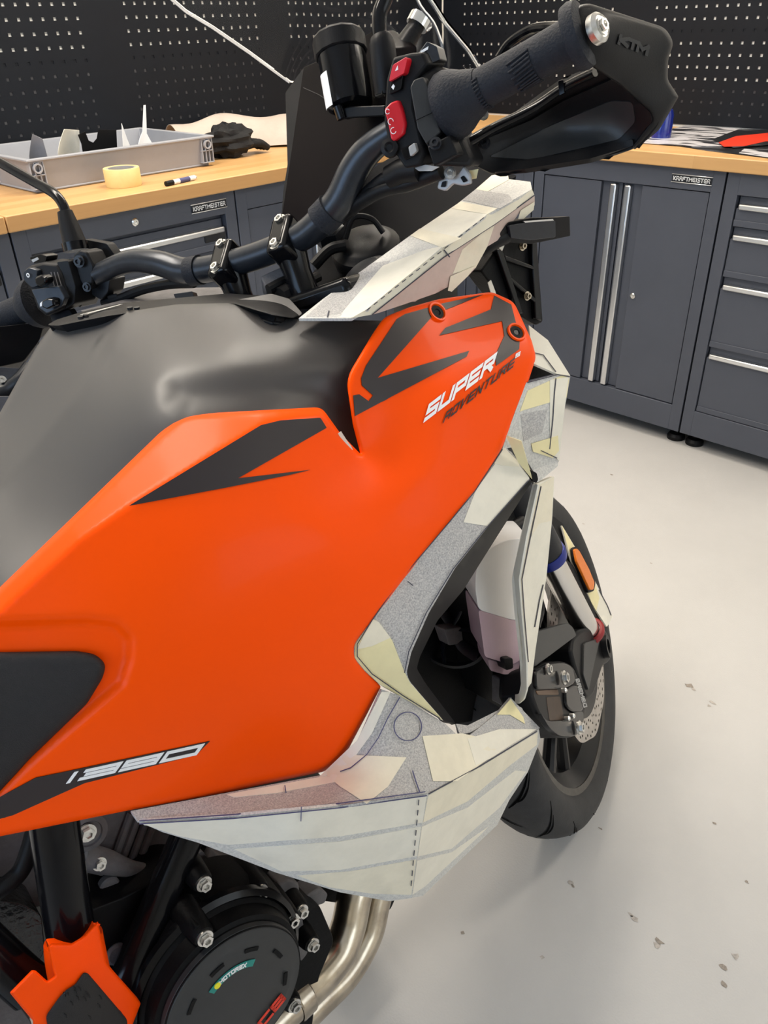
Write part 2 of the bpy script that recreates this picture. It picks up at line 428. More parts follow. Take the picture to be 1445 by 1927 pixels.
def wood(name):
    m = mat(name, (.62, .36, .14), .38, spec=.4); nt = m.node_tree; b = nt.nodes['Principled BSDF']
    tc = nt.nodes.new('ShaderNodeTexCoord'); mp = nt.nodes.new('ShaderNodeMapping'); nt.links.new(tc.outputs['Object'], mp.inputs[0])
    br = nt.nodes.new('ShaderNodeTexBrick'); br.inputs['Scale'].default_value = 1.0; br.inputs['Mortar Size'].default_value = .0004
    br.inputs['Brick Width'].default_value = .42; br.inputs['Row Height'].default_value = .043
    br.inputs['Color1'].default_value = (.64, .385, .165, 1); br.inputs['Color2'].default_value = (.53, .305, .12, 1); br.inputs['Mortar'].default_value = (.5, .28, .11, 1)
    nt.links.new(mp.outputs[0], br.inputs[0])
    mp2 = nt.nodes.new('ShaderNodeMapping'); mp2.inputs['Scale'].default_value = (3, 60, 60); nt.links.new(tc.outputs['Object'], mp2.inputs[0])
    ns = nt.nodes.new('ShaderNodeTexNoise'); ns.inputs['Scale'].default_value = 1.5; ns.inputs['Detail'].default_value = 5; nt.links.new(mp2.outputs[0], ns.inputs[0])
    mx = nt.nodes.new('ShaderNodeMix'); mx.data_type = 'RGBA'; mx.blend_type = 'MULTIPLY'; mx.inputs[0].default_value = .45
    rp = nt.nodes.new('ShaderNodeValToRGB'); rp.color_ramp.elements[0].color = (.62, .55, .5, 1); rp.color_ramp.elements[1].color = (1, 1, 1, 1)
    nt.links.new(ns.outputs['Fac'], rp.inputs[0]); nt.links.new(br.outputs[0], mx.inputs[6]); nt.links.new(rp.outputs[0], mx.inputs[7])
    nt.links.new(mx.outputs[2], b.inputs['Base Color']); return m
M['wood'] = wood('beech_worktop')
# ------------------------------------------------------------------ the room
WX, WY = 2.7195, -3.2795            # inner faces of the two visible walls
X0, Y1, ZC = -2.8, 2.55, 2.9
floor = tag(boxes('floor', [((X0, WY, -.05), (WX, Y1, 0))], M['floor']), kind='structure')
tag(boxes('ceiling', [((X0, WY, ZC), (WX, Y1, ZC+.05))], M['ceil']), kind='structure')
tag(boxes('wall_left', [((WX, WY, 0), (WX+.08, Y1, ZC))], M['wall']), kind='structure')
tag(boxes('wall_front', [((X0, WY-.08, 0), (WX+.08, WY, ZC))], M['wall']), kind='structure')
tag(boxes('wall_right', [((X0-.08, WY, 0), (X0, Y1, ZC))], M['wall']), kind='structure')
tag(boxes('wall_back', [((X0, Y1, 0), (WX+.08, Y1+.08, ZC))], M['wall']), kind='structure')
def fleck(px, py, s):
    d = BQ @ raydir(px, py); t = -CAMH/d[2]; c = CAM+d*t
    n = random.randint(5, 8); a0 = random.random()*6
    v = [(c[0]+math.cos(a0+6.28*i/n)*s*random.uniform(.3, 1)*1.5, c[1]+math.sin(a0+6.28*i/n)*s*random.uniform(.3, 1), .0006) for i in range(n)]
    mk('dirt_mark', v, [tuple(range(n))], random.choice((M['dirt'], M['dirt2'])), floor, False)
M['dirt'] = mat('floor_dirt', (.30, .26, .22), .8, var=.3, vs=200); M['dirt2'] = mat('floor_scuff', (.44, .40, .36), .8, var=.3, vs=200)
for a in ((1298, 1291, .010), (1305, 1297, .007), (1340, 1322, .009), (1334, 1328, .006), (1075, 1662, .006), (1078, 1667, .004), (1195, 1730, .007),
          (1188, 1722, .005), (1240, 1772, .008), (1236, 1780, .006), (1362, 1852, .006), (870, 1755, .004), (1020, 1802, .005), (1384, 1800, .008),
          (1360, 1820, .006), (1225, 1060, .005), (1098, 986, .005), (1150, 893, .006), (1345, 1550, .004), (1130, 1560, .004), (1405, 1660, .004)):
    fleck(*a)

M['holeshade'] = mat('hole_shade_dark', (.05, .05, .055), .6, var=.5, vs=12)  # dark tone painted as the missing light behind the lower pegboard holes
def pegboard(name, u0, u1, z0, z1, cols, rows, side, label):
    """steel panel with square holes; side 'L' stands on the left wall, 'F' on the front one"""
    hs = .0047
    us = sorted(set([u0, u1]+[c-hs for c in cols]+[c+hs for c in cols])); zs = sorted(set([z0, z1]+[r-hs for r in rows]+[r+hs for r in rows]))
    hole = set()
    for c in cols:
        for r in rows: hole.add((round(c, 4), round(r, 4)))
    v = []; f = []
    nu, nz = len(us), len(zs)
    for u in us:
        for z in zs: v.append((2.716, u, z) if side == 'L' else (u, -3.276, z))
    for i in range(nu-1):
        for j in range(nz-1):
            k = (round((us[i]+us[i+1])/2, 4), round((zs[j]+zs[j+1])/2, 4))
            if k in hole and us[i+1]-us[i] < .0105 and zs[j+1]-zs[j] < .0105: continue
            q = (i*nz+j, i*nz+j+1, (i+1)*nz+j+1, (i+1)*nz+j)
            f.append(q[::-1])
    o = mk(name, v, f, M['peg'], None, False, .0015, off=0)
    rz = RAILZ[side]; fl = [(rz-.012, rz+.012), (z0, 1.262 if side == 'L' else 1.122)]     # cross rail, and an added dark sheet standing in for shade in the lower holes
    for nm, (za, zb_), mm in (('cross_rail', fl[0], M['peg']), ('shade_sheet', fl[1], M['holeshade'])):
        boxes(nm, [((2.7172, u0, za), (2.7188, u1, zb_)) if side == 'L' else ((u0, -3.2772, za), (u1, -3.2788, zb_))], mm, o)
    return tag(o, label, 'pegboard', 'pegboard panels above the workbenches')
RAILZ = {'L': 1.273, 'F': 1.295}
def frange(a, b, s):
    n = int(round(abs(b-a)/abs(s))); return [a+s*i for i in range(n+1)]
rl = [1.0425+.0385*i for i in range(11)]+[1.466, 1.5045]; rf = [1.026+.0385*i for i in range(13)]
g = 'dark steel pegboard panel on the left wall'
pegboard('pegboard_panel', -.20, -1.600, .985, 1.56, frange(-.2495, -1.481, -.0385), rl, 'L', g+' above the grey crate, leftmost in view')
pegboard('pegboard_panel', -1.600, -2.275, .985, 1.56, frange(-1.655, -2.195, -.0385), rl, 'L', g+', the one between crate and display')
pegboard('pegboard_panel', -2.275, -3.268, .985, 1.56, frange(-2.365, -2.99, -.0385), rl, 'L', g+' behind the windscreen, next to the corner')
pegboard('pegboard_panel', 2.712, 1.720, .985, 1.56, frange(2.59, 1.85, -.0385), rf, 'F', 'dark steel pegboard panel behind the right grip, beside the corner')
pegboard('pegboard_panel', 1.720, .70, .985, 1.56, frange(1.673, .75, -.0385), rf, 'F', 'dark steel pegboard panel at the upper right above the printed sheets')

def worktop(loc, L, D, rz, label, name='worktop'):
    o = boxes(name, [((0, 0, 0), (L, D, .040))], M['wood'], None, .003)
    o.location = loc; o.rotation_euler = (0, 0, rz); return tag(o, label, 'worktop', 'wooden worktops')
ZB = .938
worktop((2.062, -.832, ZB), 2.515, .655, -math.pi/2, 'beech worktop along the left wall carrying the grey crate')
bpy.context.view_layer.update()
o = worktop((2.062, -.10, ZB), .729, .655, -math.pi/2, 'short end of beech worktop at the left edge, beyond the joint')
worktop((.30, -3.262, ZB), 1.757, .655, 0, 'beech worktop on the right carrying the printed sheets')

def cabinet(name, side, u0, u1, fronts, label, cat, badge=None, lock=None, feet=()):
    """side 'F': front plane y=-2.626, u is x. side 'L': front plane x=2.086, u is y.  w = distance in front of the front plane"""
    def T(u, w, z): return (u, -2.626+w, z) if side == 'F' else (2.086-w, u, z)
    def B(u_0, w0, z0, u_1, w1, z1): return (T(u_0, w0, z0), T(u_1, w1, z1))
    lo, hi = min(u0, u1)+.0015, max(u0, u1)-.0015
    c = empty(name, T((lo+hi)/2, -.3, 0))
    def ob(nm, bl, m, par=c, bev=.0015):
        o = boxes(nm, bl, m, None, bev); o.parent = par
        if par is c: o.matrix_parent_inverse = Matrix.Translation(-Vector(c.location))
        else: o.matrix_parent_inverse = Matrix.Identity(4)
        return o
    f0, f1, zt, zb = lo+.04, hi-.04, .873, .146
    ob('body', [B(lo, -.60, .05, hi, -.03, .936), B(lo, -.031, .05, f0, 0, .936), B(f1, -.031, .05, hi, 0, .936), B(f0-.001, -.031, zt, f1+.001, 0, .936), B(f0-.001, -.031, .05, f1+.001, 0, zb)], M['cab'])
    if fronts == 'doors':
        mid = (f0+f1)/2
        for s in (-1, 1):
            a = f0+.003 if s < 0 else mid+.002; b = mid-.002 if s < 0 else f1-.003
            e = b if s < 0 else a                           # edge at the middle
            sg = -1 if s < 0 else 1
            d = ob('door', [B(a if s > 0 else a, -.02, zb+.003, b-.075 if s < 0 else b, -.004, zt-.003) if s < 0 else B(a+.075, -.02, zb+.003, b, -.004, zt-.003),
                            B(min(e, e+sg*.075), -.028, zb+.003, max(e, e+sg*.075), -.018, zt-.003)], M['cab'])
            ob('handle', [B(e+sg*.014, -.019, zb+.006, e+sg*.036, .006, zt-.006)], M['alu'], d, .004)
        if lock:
            q = lathe('lock', [(.009, 0), (.010, .003), (.007, .005), (.004, .005), (.0035, .003)], T(lock[0], -.003, lock[1]), (0, 1, 0) if side == 'F' else (-1, 0, 0), M['chrome'], None, 16)
            q.parent = c; q.matrix_parent_inverse = Matrix.Translation(-Vector(c.location))
    else:
        for z0, z1 in fronts:
            d = ob('drawer', [B(f0+.003, -.022, z0+.002, f1-.003, -.006, z1-.036), B(f0+.003, -.029, z1-.036, f1-.003, -.020, z1-.002), B(f0+.003, -.006, z0+.002, f1-.003, -.003, z0+.022)], M['cab'])
            h = ob('handle', [B(f0+.010, -.022, z1-.040, f1-.010 if side == 'F' else f1-.010, .004, z1-.022)], M['alu'], d, .005)
            if side == 'L':
                ob('grip_cutout', [B(f0+.006, -.02, z1-.062, f0+.085, -.001, z1-.030)], M['gapdark'], d, .006)
        if lock:
            q = lathe('lock', [(.010, 0), (.011, .003), (.008, .006), (.004, .006), (.0035, .003)], T(lock[0], -.001, lock[1]), (0, 1, 0) if side == 'F' else (-1, 0, 0), M['chrome'], None, 16)
            q.parent = c; q.matrix_parent_inverse = Matrix.Translation(-Vector(c.location))
    if badge:
        a, b = badge
        p = ob('badge', [B(a, -.001, .893, b, .003, .916)], M['plate'], c, .003)
        lft, rgt = (max(a, b)-.006, min(a, b)+.006)
        ux = np.array(T(rgt, 0, 0))-np.array(T(lft, 0, 0))
        lt = lettering3('lettering', 'KRAFTMEISTER', T(lft, .0035, .898), ux, (0, 0, .013), M['white'], None, .10, .75, .3)
        lt.parent = p; lt.matrix_parent_inverse = Matrix.Identity(4)
        rim = ob('badge_rim', [B(a-.002, -.001, .915, b+.002, .004, .9175), B(a-.002, -.001, .8915, b+.002, .004, .894)], M['alu'], p, .001)
    for fu in feet:
        for fw in (-.05,):
            ft = lathe('foot', [(.032, 0), (.032, .012), (.026, .022), (.010, .026), (.010, .052)], T(fu, fw, 0), (0, 0, 1), M['blackp'], None, 20)
            ft.parent = c; ft.matrix_parent_inverse = Matrix.Translation(-Vector(c.location))
    return tag(c, label, cat, 'grey workshop cabinets')
DR = [(.146, .385), (.385, .622), (.622, .779), (.779, .871)]
cabinet('tool_cabinet', 'F', 1.037, 1.737, 'doors', 'grey two-door workshop cabinet with long upright aluminium handles', 'cabinet', (1.078, 1.210), (1.29, .505), (1.062, 1.70))
cabinet('drawer_cabinet', 'F', .335, 1.034, DR, 'grey cabinet with four deep drawers at the right edge', 'cabinet', None, None, (.990, .38))
cabinet('corner_cabinet', 'F', 1.740, 2.082, 'doors', 'narrow grey cabinet in the corner behind the fairing', 'cabinet')
cabinet('drawer_cabinet', 'L', -1.539, -.842, [(.146+.0895*i, .146+.0895*(i+1)) for i in range(8)], 'grey drawer cabinet under the crate, with badge and lock', 'cabinet', (-1.504, -1.378), (-1.191, .901))
cabinet('tool_cabinet', 'L', -2.24, -1.541, 'doors', 'grey door cabinet left of the display, right of the badge', 'cabinet')
cabinet('drawer_cabinet', 'L', -.84, -.14, [(.146+.1215*i, .146+.1215*(i+1)) for i in range(6)], 'grey drawer cabinet cut off by the left edge', 'cabinet')

# ------------------------------------------------------------------ things on the worktops
ZT = ZB+.040
def PWz(px, py, z):
    d = BQ @ raydir(px, py); return CAM+d*((z-CAMH)/d[2])
# grey stacking crate
def crate():
    c = empty('stacking_crate', (2.49, -1.32, ZT))
    def fr(hx, hy, z): return [(-hx, -hy, z), (hx, -hy, z), (hx, hy, z), (-hx, hy, z)]
    rings = [fr(.185, .285, .0015), fr(.190, .290, .004), fr(.205, .300, .082), fr(.213, .308, .082), fr(.213, .308, .088), fr(.193, .291, .088), fr(.186, .286, .006)]
    v = [p for r in rings for p in r]; f = [(3, 2, 1, 0), (24, 25, 26, 27)]
    for i in range(6):
        for j in range(4): f.append((i*4+j, i*4+(j+1) % 4, (i+1)*4+(j+1) % 4, (i+1)*4+j))
    o = mk('shell', v, f, M['crate'], c, True, 0, .0015, auto=.4)
    boxes('foot_rim', [((-.192, -.292, .0005), (.192, .292, .008))], M['crate'], c, .004)
    for sx, sy in ((-1, -1), (-1, 1), (1, -1), (1, 1)):
        e = []
        for k in range(4):
            x = -.209; y = sy*(.300-.013*k)
            e.append(((x, y-.0015, .012), (x+.02, y+.0015, .081)))
        e += [((-.209, sy*.258, z-.0015), (-.19, sy*.302, z+.0015)) for z in (.012, .046, .080)]
        if sx < 0: boxes('corner_rib', e, M['crate'], c, .0008)
    lathe('corner_ring', [(.013, 0), (.013, .012), (.009, .012), (.009, 0)], (-.203, .280, .064), (-1, 0, 0), M['crate'], c, 16, cap=False)
    lathe('corner_ring', [(.013, 0), (.013, .012), (.009, .012), (.009, 0)], (-.203, -.280, .064), (-1, 0, 0), M['crate'], c, 16, cap=False)
    return tag(c, 'grey plastic stacking crate on the left worktop', 'crate')
crate()
def sheet(name, base, size, curve, rz, lean, m, label, cat, shape=None, group=None):
    """small cut piece standing in the crate: curved sheet, outline in unit coordinates"""
    shape = shape or [(0, 0), (1, 0), (1, 1), (0, 1)]
    pts, fs = tri2d([(p[0]*100, -p[1]*100) for p in shape], 8)
    v = []
    for x, y in pts:
        u = (x/100-.5); w = -y/100
        a = u*curve
        lx = (math.sin(a)/curve if abs(curve) > 1e-3 else u)*size[0]; ly = ((1-math.cos(a))/curve if abs(curve) > 1e-3 else 0)*size[0]
        v.append((lx, ly+w*size[1]*math.sin(lean), w*size[1]*math.cos(lean)))
    o = mk(name, v, fs, m, None, True, .0012); o.location = base; o.rotation_euler = (0, 0, rz)
    return tag(o, label, cat, group)
M['grey'] = mat('grey_foil', (.22, .22, .24), .35, var=.1)
cz = ZT+.008
sheet('cut_paper', (2.40, -1.17, cz), (.09, .145), 1.6, math.radians(100), .35, M['creamw'], 'curled off-white paper pattern standing in the grey crate', 'paper', [(0, 0), (1, 0), (.92, .6), (.55, 1), (.05, .95)])
sheet('cut_foil', (2.375, -1.265, cz), (.13, .13), .3, math.radians(95), .25, M['blackp'], 'black foil piece with round notch in the grey crate', 'foil',
      [(0, .2), (1, .1), (1, .5), (.9, .58), (.92, .75), (1, .95), (.8, 1), (.72, .8), (.6, .74), (.5, .82), (.45, 1), (.0, .95)])
sheet('bent_foil', (2.38, -1.09, cz), (.075, .14), 2.4, math.radians(70), .3, M['grey'], 'bent grey foil strip near the front corner of the crate', 'foil', [(0, 0), (1, 0), (.8, .6), (.5, 1), (.15, .9)])
sheet('paper_tip', (2.42, -1.40, cz), (.055, .13), .8, math.radians(95), .1, M['white'], 'small white pointed paper tip in the middle of the crate', 'paper', [(0, 0), (1, 0), (.75, 1), (.6, .8)])
sheet('cut_paper', (2.50, -1.50, cz), (.10, .165), 1.2, math.radians(110), .1, M['white'], 'white curled paper with a thin upright point in the crate', 'paper', [(0, 0), (1, 0), (.85, .3), (.45, .55), (.30, 1), (.22, 1), (.28, .5), (.1, .3)])
sheet('paper_tip', (2.52, -1.03, cz), (.05, .105), .8, math.radians(95), .1, M['white'], 'white paper corner sticking up at the left edge of the crate', 'paper', [(0, 0), (1, 0), (.75, 1), (.6, .8)])
# roll of masking tape
tr = empty('tape_roll', (2.20, -1.243, ZT)); tag(tr, 'yellowish roll of masking tape lying before the grey crate', 'tape')
lathe('tape', [(.041, 0), (.049, 0), (.050, .002), (.050, .046), (.049, .048), (.041, .048)], (0, 0, 0), (0, 0, 1), M['tapey'], tr, 48, cap=False)
lathe('core', [(.036, .001), (.041, .001), (.041, .047), (.036, .047)], (0, 0, 0), (0, 0, 1), M['greyb'], tr, 40, cap=False)
# felt pen
a, b = PWz(312, 346, ZT+.007), PWz(366, 334, ZT+.007)
pen = empty('felt_pen', (a+b)/2); tag(pen, 'white felt pen with dark cap lying beside the tape roll', 'pen')
dd = b-a
def pent(nm, s0, s1, r, m): 
    o = tube(nm, [dd*(s0-.5), dd*(s1-.5)], r, m, pen, 14, 1); return o
pent('barrel', .22, 1.0, .0065, M['white']); pent('cap', 0, .24, .007, M['blackp']); pent('end_plug', 1.0, 1.05, .0045, M['greyb'])
pent('label_band', .45, .8, .0067, M['inkb'])
# black work glove bundle
v = []; f = []; n1, n2 = 22, 30
for i in range(n1+1):
    th = math.pi*i/n1
    for j in range(n2):
        ph = 2*math.pi*j/n2
        r = 1+.13*math.sin(3*ph+2*th)+.09*math.sin(7*ph-3*th)+.08*math.sin(11*th+2*ph)
        v.append((.060*r*math.sin(th)*math.cos(ph), .090*r*math.sin(th)*math.sin(ph)*(1.0), max(-.046, .05*r*math.cos(th))))
for i in range(n1):
    for j in range(n2): f.append((i*n2+j, (i+1)*n2+j, (i+1)*n2+(j+1) % n2, i*n2+(j+1) % n2))
gl = empty('work_glove', (2.395, -1.765, ZT)); tag(gl, 'crumpled black work glove at the end of the grey crate', 'glove')
go = mk('palm', v, f, M['fabric'], gl); go.location = (0, 0, .047)
for k in range(4):
    tube('finger', [(-.02+.012*k, -.06, .03+.006*(k % 2)), (-.035+.016*k, -.105, .035), (-.03+.018*k, -.145, .016)], [.014, .013, .011], M['fabric'], gl, 12, 4)
# sheet of packing film draped on the worktop
v = []; f = []; nu, nv = 36, 16
for i in range(nu+1):
    for j in range(nv+1):
        u, w = i/nu, j/nv
        y = -1.70-u*.70; x = 2.69-w*(.15+.17*min(1, max(0, (u-.30)/.25)))
        z = .010+.092*math.sin(math.pi*min(1, w*.92+.08))**1.2*(.65+.35*math.sin(u*3.2+.6))+.008*math.sin(u*17+w*6)
        v.append((x-2.5, y+2.0, z*(1 if w < .97 else .4)))
for i in range(nu):
    for j in range(nv): f.append((i*(nv+1)+j, (i+1)*(nv+1)+j, (i+1)*(nv+1)+j+1, i*(nv+1)+j+1))
fo = mk('packing_film', v, f, M['film'], None, True, .0015); fo.location = (2.5, -2.0, ZT)
tag(fo, 'pale sheet of packing film bulging up behind the black glove', 'film')

# printed sheets on the right worktop
def printmat(name, c1, c2, sc, pos=.5):
    m = mat(name, c1, .3, coat=.2); nt = m.node_tree; b = nt.nodes['Principled BSDF']
    tc = nt.nodes.new('ShaderNodeTexCoord'); n = nt.nodes.new('ShaderNodeTexNoise'); n.inputs['Scale'].default_value = sc; n.inputs['Detail'].default_value = 2; n.inputs['Distortion'].default_value = 1.2
    mp = nt.nodes.new('ShaderNodeMapping'); mp.inputs['Scale'].default_value = (.6, 2.2, 1); mp.inputs['Rotation'].default_value = (0, 0, .3)
    nt.links.new(tc.outputs['Object'], mp.inputs[0]); nt.links.new(mp.outputs[0], n.inputs[0])
    r = nt.nodes.new('ShaderNodeValToRGB'); r.color_ramp.elements[0].position = pos-.04; r.color_ramp.elements[1].position = pos+.04
    r.color_ramp.elements[0].color = (*c1, 1); r.color_ramp.elements[1].color = (*c2, 1)
    nt.links.new(n.outputs['Fac'], r.inputs[0]); nt.links.new(r.outputs[0], b.inputs['Base Color']); return m
M['print1'] = printmat('photo_print', (.02, .02, .025), (.62, .60, .62), 7, .46)
M['print2'] = printmat('photo_print_dark', (.012, .012, .014), (.10, .10, .11), 6, .6)
def printed(nm, pts, m, label, z, parts=()):
    p = [PWz(x, y, ZT+z) for x, y in pts]; c = sum(p)/len(p)
    o = mk(nm, [q-c for q in p], [tuple(range(len(p)))], m, None, False, .0016)
    o.location = c
    if o.data.polygons[0].normal.z < 0: o.data.flip_normals()
    for poly, mm, nn in parts:
        pp = [PWz(x, y, ZT+z+.0006)-c for x, y in poly]
        q = mk(nn, pp, [tuple(range(len(pp)))], mm, o, False)
        if q.data.polygons[0].normal.z < 0: q.data.flip_normals()
    return tag(o, label, 'print', 'printed sheets on the right worktop')
printed('printed_sheet', [(1200, 262), (1290, 236), (1620, 240), (1620, 320), (1445, 297), (1330, 283)], M['print2'], 'dark printed sheet lying lowest on the right worktop', .0018,
        [([(1390, 288), (1400, 280), (1480, 280), (1480, 297), (1445, 296)], M['print1'], 'photo')])
printed('printed_sheet', [(1205, 268), (1232, 250), (1290, 236), (1400, 238), (1385, 250), (1368, 274), (1300, 275)], M['print1'], 'black and white photo print on the right worktop', .0042)
printed('printed_sheet', [(1340, 262), (1390, 243), (1620, 246), (1620, 290), (1470, 270), (1380, 277)], M['print2'], 'sheet with red motif topmost of the prints on the right', .0066,
        [([(1352, 268), (1385, 256), (1445, 250), (1500, 252), (1500, 265), (1440, 266), (1400, 275), (1362, 276)], M['redprint'], 'motif')])
# blue spray bottle
bp_ = PWz(1238, 262, ZT)
bo = empty('spray_bottle', (bp_[0], bp_[1]-.02, ZT)); tag(bo, 'blue plastic bottle half hidden behind the hand guard', 'bottle')
M['bluep'] = mat('blue_bottle', (.010, .022, .20), .15, var=.2, vs=60, coat=.3)
lathe('body', [(.030, 0), (.034, .004), (.034, .075), (.028, .092), (.014, .102), (.013, .112)], (0, 0, 0), (0, 0, 1), M['bluep'], bo, 28)
lathe('cap', [(.015, .110), (.016, .114), (.016, .130), (.010, .134)], (0, 0, 0), (0, 0, 1), M['blackp'], bo, 20)
# ------------------------------------------------------------------ the motorcycle
bike = empty('motorcycle')
mb = Matrix.Identity(4)
for i in range(3):
    for j in range(3): mb[i][j] = BQ[i][j]
    mb[i][3] = BT[i]
bike.matrix_world = mb
tag(bike, 'orange and grey adventure motorcycle with taped paper mock-up fairings, leaning on its stand', 'motorcycle')
def yl(pts, k='y'): return [(a, b, k, c) for a, b, c in pts]

# orange side panel
OUT = cut([(-70, 1172), (0, 1105), (300, 815), (345, 780, 22), (605, 766, 14), (640, 815), (678, 854, 3), (664, 800), (651, 712, 24), (700, 630), (722, 597, 14), (770, 578),
           (825, 563), (925, 549, 10), (967, 568, 12), (1000, 640), (1009, 672, 10), (985, 745), (945, 842), (896, 925), (849, 985), (756, 1095), (702, 1170),
           (667, 1213, 14), (667, 1238, 10), (717, 1292, 4), (690, 1345), (645, 1430, 16), (610, 1452), (426, 1491), (247, 1524), (0, 1574), (-70, 1588)], 5)
OC = yl([(925, 549, -.195), (825, 563, -.192), (722, 597, -.207), (651, 712, -.226), (678, 853, -.238), (1009, 672, -.258), (967, 568, -.215), (945, 842, -.272), (849, 985, -.285),
         (756, 1095, -.290), (668, 1225, -.290), (717, 1292, -.286), (645, 1430, -.270), (426, 1490, -.247), (247, 1524, -.228), (0, 1574, -.203), (-70, 1588, -.197),
         (242, 952, -.240), (491, 800, -.248), (605, 790, -.248), (0, 1152, -.208), (-70, 1218, -.203), (850, 750, -.256), (780, 900, -.272), (500, 1050, -.288),
         (300, 1200, -.272), (480, 1300, -.284), (250, 1400, -.254), (100, 1350, -.238), (620, 1000, -.288)])
CREASE = [(-80, 1226), (0, 1152), (150, 1016), (242, 952), (491, 800), (528, 791), (603, 785), (640, 781)]
CHAM = [(-90, 1180), (-70, 1160), (0, 1090), (300, 800), (345, 765), (605, 750), (640, 781), (603, 785), (528, 791), (491, 800), (242, 952), (150, 1016), (0, 1152), (-80, 1226)]
REC = [(-90, 1163), (0, 1160), (164, 1154), (222, 1162), (256, 1194), (256, 1242), (241, 1292), (65, 1445), (0, 1510), (-90, 1600)]
SO = Surf(OC, OUT, (12, .007), [(CHAM, CREASE, 60.0, .026, True), (REC, REC, 26.0, .010, False)], .004)
panel = patch('tank_side_panel', OUT, SO, M['orange'], bike, 9, .004)
DEC = [cut([(242, 952), (491, 800), (528, 791), (603, 786), (615, 805), (448, 900), (585, 884), (548, 893), (423, 918)], 2),
       [(680, 712), (689, 688), (747, 600), (762, 591), (808, 578), (812, 597), (711, 711), (883, 660), (878, 671), (668, 783), (665, 744), (676, 742), (694, 755), (702, 744), (681, 725)],
       [(827, 572), (909, 554), (838, 583)],
       [(930, 556), (962, 573), (972, 612), (978, 640), (977, 657), (934, 688), (932, 669), (949, 632), (945, 604), (827, 631), (838, 617), (924, 582)],
       [(-70, 1541), (-40, 1540), (0, 1500), (67, 1464), (130, 1451), (395, 1395), (369, 1421), (159, 1474), (65, 1516), (25, 1534), (0, 1541)]]
for d in DEC: decal('decal', d, SO, M['decalk'], panel, .0012, 9)
lettering('lettering', 'SUPER', (799, 794), (124, -95), (11, -36), SO, M['white'], panel, .13, .95, .38, .002)
lettering('lettering', 'ADVENTURE', (834, 796), (130, -104), (8, -22), SO, M['decalk'], panel, .10, .85, .45, .002)
lettering('lettering', 'S', (970, 674), (7, -4), (2, -9), SO, M['white'], panel, .14, .95, .3, .002)
lettering('lettering', '1390', (120, 1476), (246, -54), (16, -22), SO, M['white'], panel, .145, 2.3, .5, .002)
for hx, hy in ((822, 588), (971, 626)):
    c = SO.pos(np.array([(hx, hy)]))[0]; e1 = SO.pos(np.array([(hx+5, hy+12)]))[0]-c; e1 /= np.linalg.norm(e1)
    nx = np.cross(SO.pos(np.array([(hx+10, hy)]))[0]-c, SO.pos(np.array([(hx, hy-10)]))[0]-c); nx /= np.linalg.norm(nx)
    if nx @ (CB-c) < 0: nx = -nx
    lathe('screw_recess', [(.0125, -.001), (.0115, .003), (.0095, .003), (.008, -.001)], c, nx, M['orange'], panel, 24, cap=False)
    lathe('screw_hole', [(.008, .0), (.008, .0016), (.004, .0016), (.003, .0006)], c, nx, M['engdark'], panel, 20)
PAD = cut([(-70, 1228), (0, 1227), (145, 1225), (180, 1231, 16), (200, 1250, 12), (193, 1276), (164, 1324), (55, 1429), (0, 1490), (-70, 1560)], 8)
patch('knee_pad', PAD, Surf(OC, PAD, (16, .007), (), .004), M['pad'], bike, 12, .01)
patch('tape_strip', [(636, 816), (642, 812), (664, 846), (656, 851)], Surf(yl([(636, 816, -.243), (664, 846, -.243), (656, 830, -.244)])), M['creamw'], panel, 8, .0006)

# grey tank
TOUT = cut([(96, 614, 8), (200, 592), (330, 573), (430, 570), (500, 588), (560, 600), (650, 602), (740, 604), (735, 700), (705, 880), (640, 850), (560, 800), (345, 815), (20, 1125), (-90, 1230), (-90, 880), (0, 776), (70, 650, 12)], 4)
KNEE = [(285, 720), (320, 690), (420, 684), (600, 682), (640, 700), (660, 740), (660, 800), (600, 790), (345, 800), (300, 770)]
TC = yl([(96, 614, .03), (0, 778, .02), (-90, 885, .0), (330, 573, -.05), (430, 570, -.075), (500, 590, -.10), (560, 600, -.125), (740, 604, -.168), (650, 690, -.198), (705, 870, -.205), (605, 776, -.212),
         (345, 790, -.198), (0, 1112, -.158), (-90, 1200, -.150), (200, 680, -.062), (300, 650, -.105), (450, 650, -.158), (150, 900, -.132), (560, 650, -.175), (420, 600, -.10), (30, 950, -.09), (300, 720, -.155)])
RIDGE = [(250, 560), (80, 560), (-120, 860), (-120, 1050), (-90, 1020), (60, 850), (150, 740), (228, 630)]
ST = Surf(TC, TOUT, (10, .004), [(KNEE, KNEE+[KNEE[0]], 60.0, .007, False), (RIDGE, [(250, 570), (228, 630), (150, 740), (60, 850), (-90, 1020)], 60.0, .010, True)], .003)
tank = patch('fuel_tank', TOUT, ST, M['tank'], bike, 9, .004)
TOPC = cut([(88, 612), (105, 602), (160, 585), (230, 570), (340, 560), (430, 552), (500, 557), (540, 565), (569, 592, 6), (552, 599, 4), (515, 594), (440, 571), (330, 576), (200, 595), (110, 613)], 6)
topc = patch('tank_top_cover', TOPC, Surf(yl([(100, 608, .04), (230, 571, .03), (430, 552, -.02), (540, 565, -.085), (568, 595, -.128), (440, 571, -.078), (330, 577, -.052), (200, 594, -.02)]), TOPC, (8, .004)), M['blackp'], bike, 10, .012)
decal('trim_line', [(150, 592), (225, 573), (232, 572), (160, 592)], Surf(yl([(150, 592, .02), (230, 571, .02), (200, 580, .018)])), M['alu'], topc, .006)
for hx, hy in ((152, 600), (162, 597), (245, 583), (258, 583)):
    c = P(hx, hy, 'y', -.02); lathe('screw', [(.003, 0), (.003, .003), (.0015, .003)], c, (0, -.2, 1), M['blackm'], topc, 12)
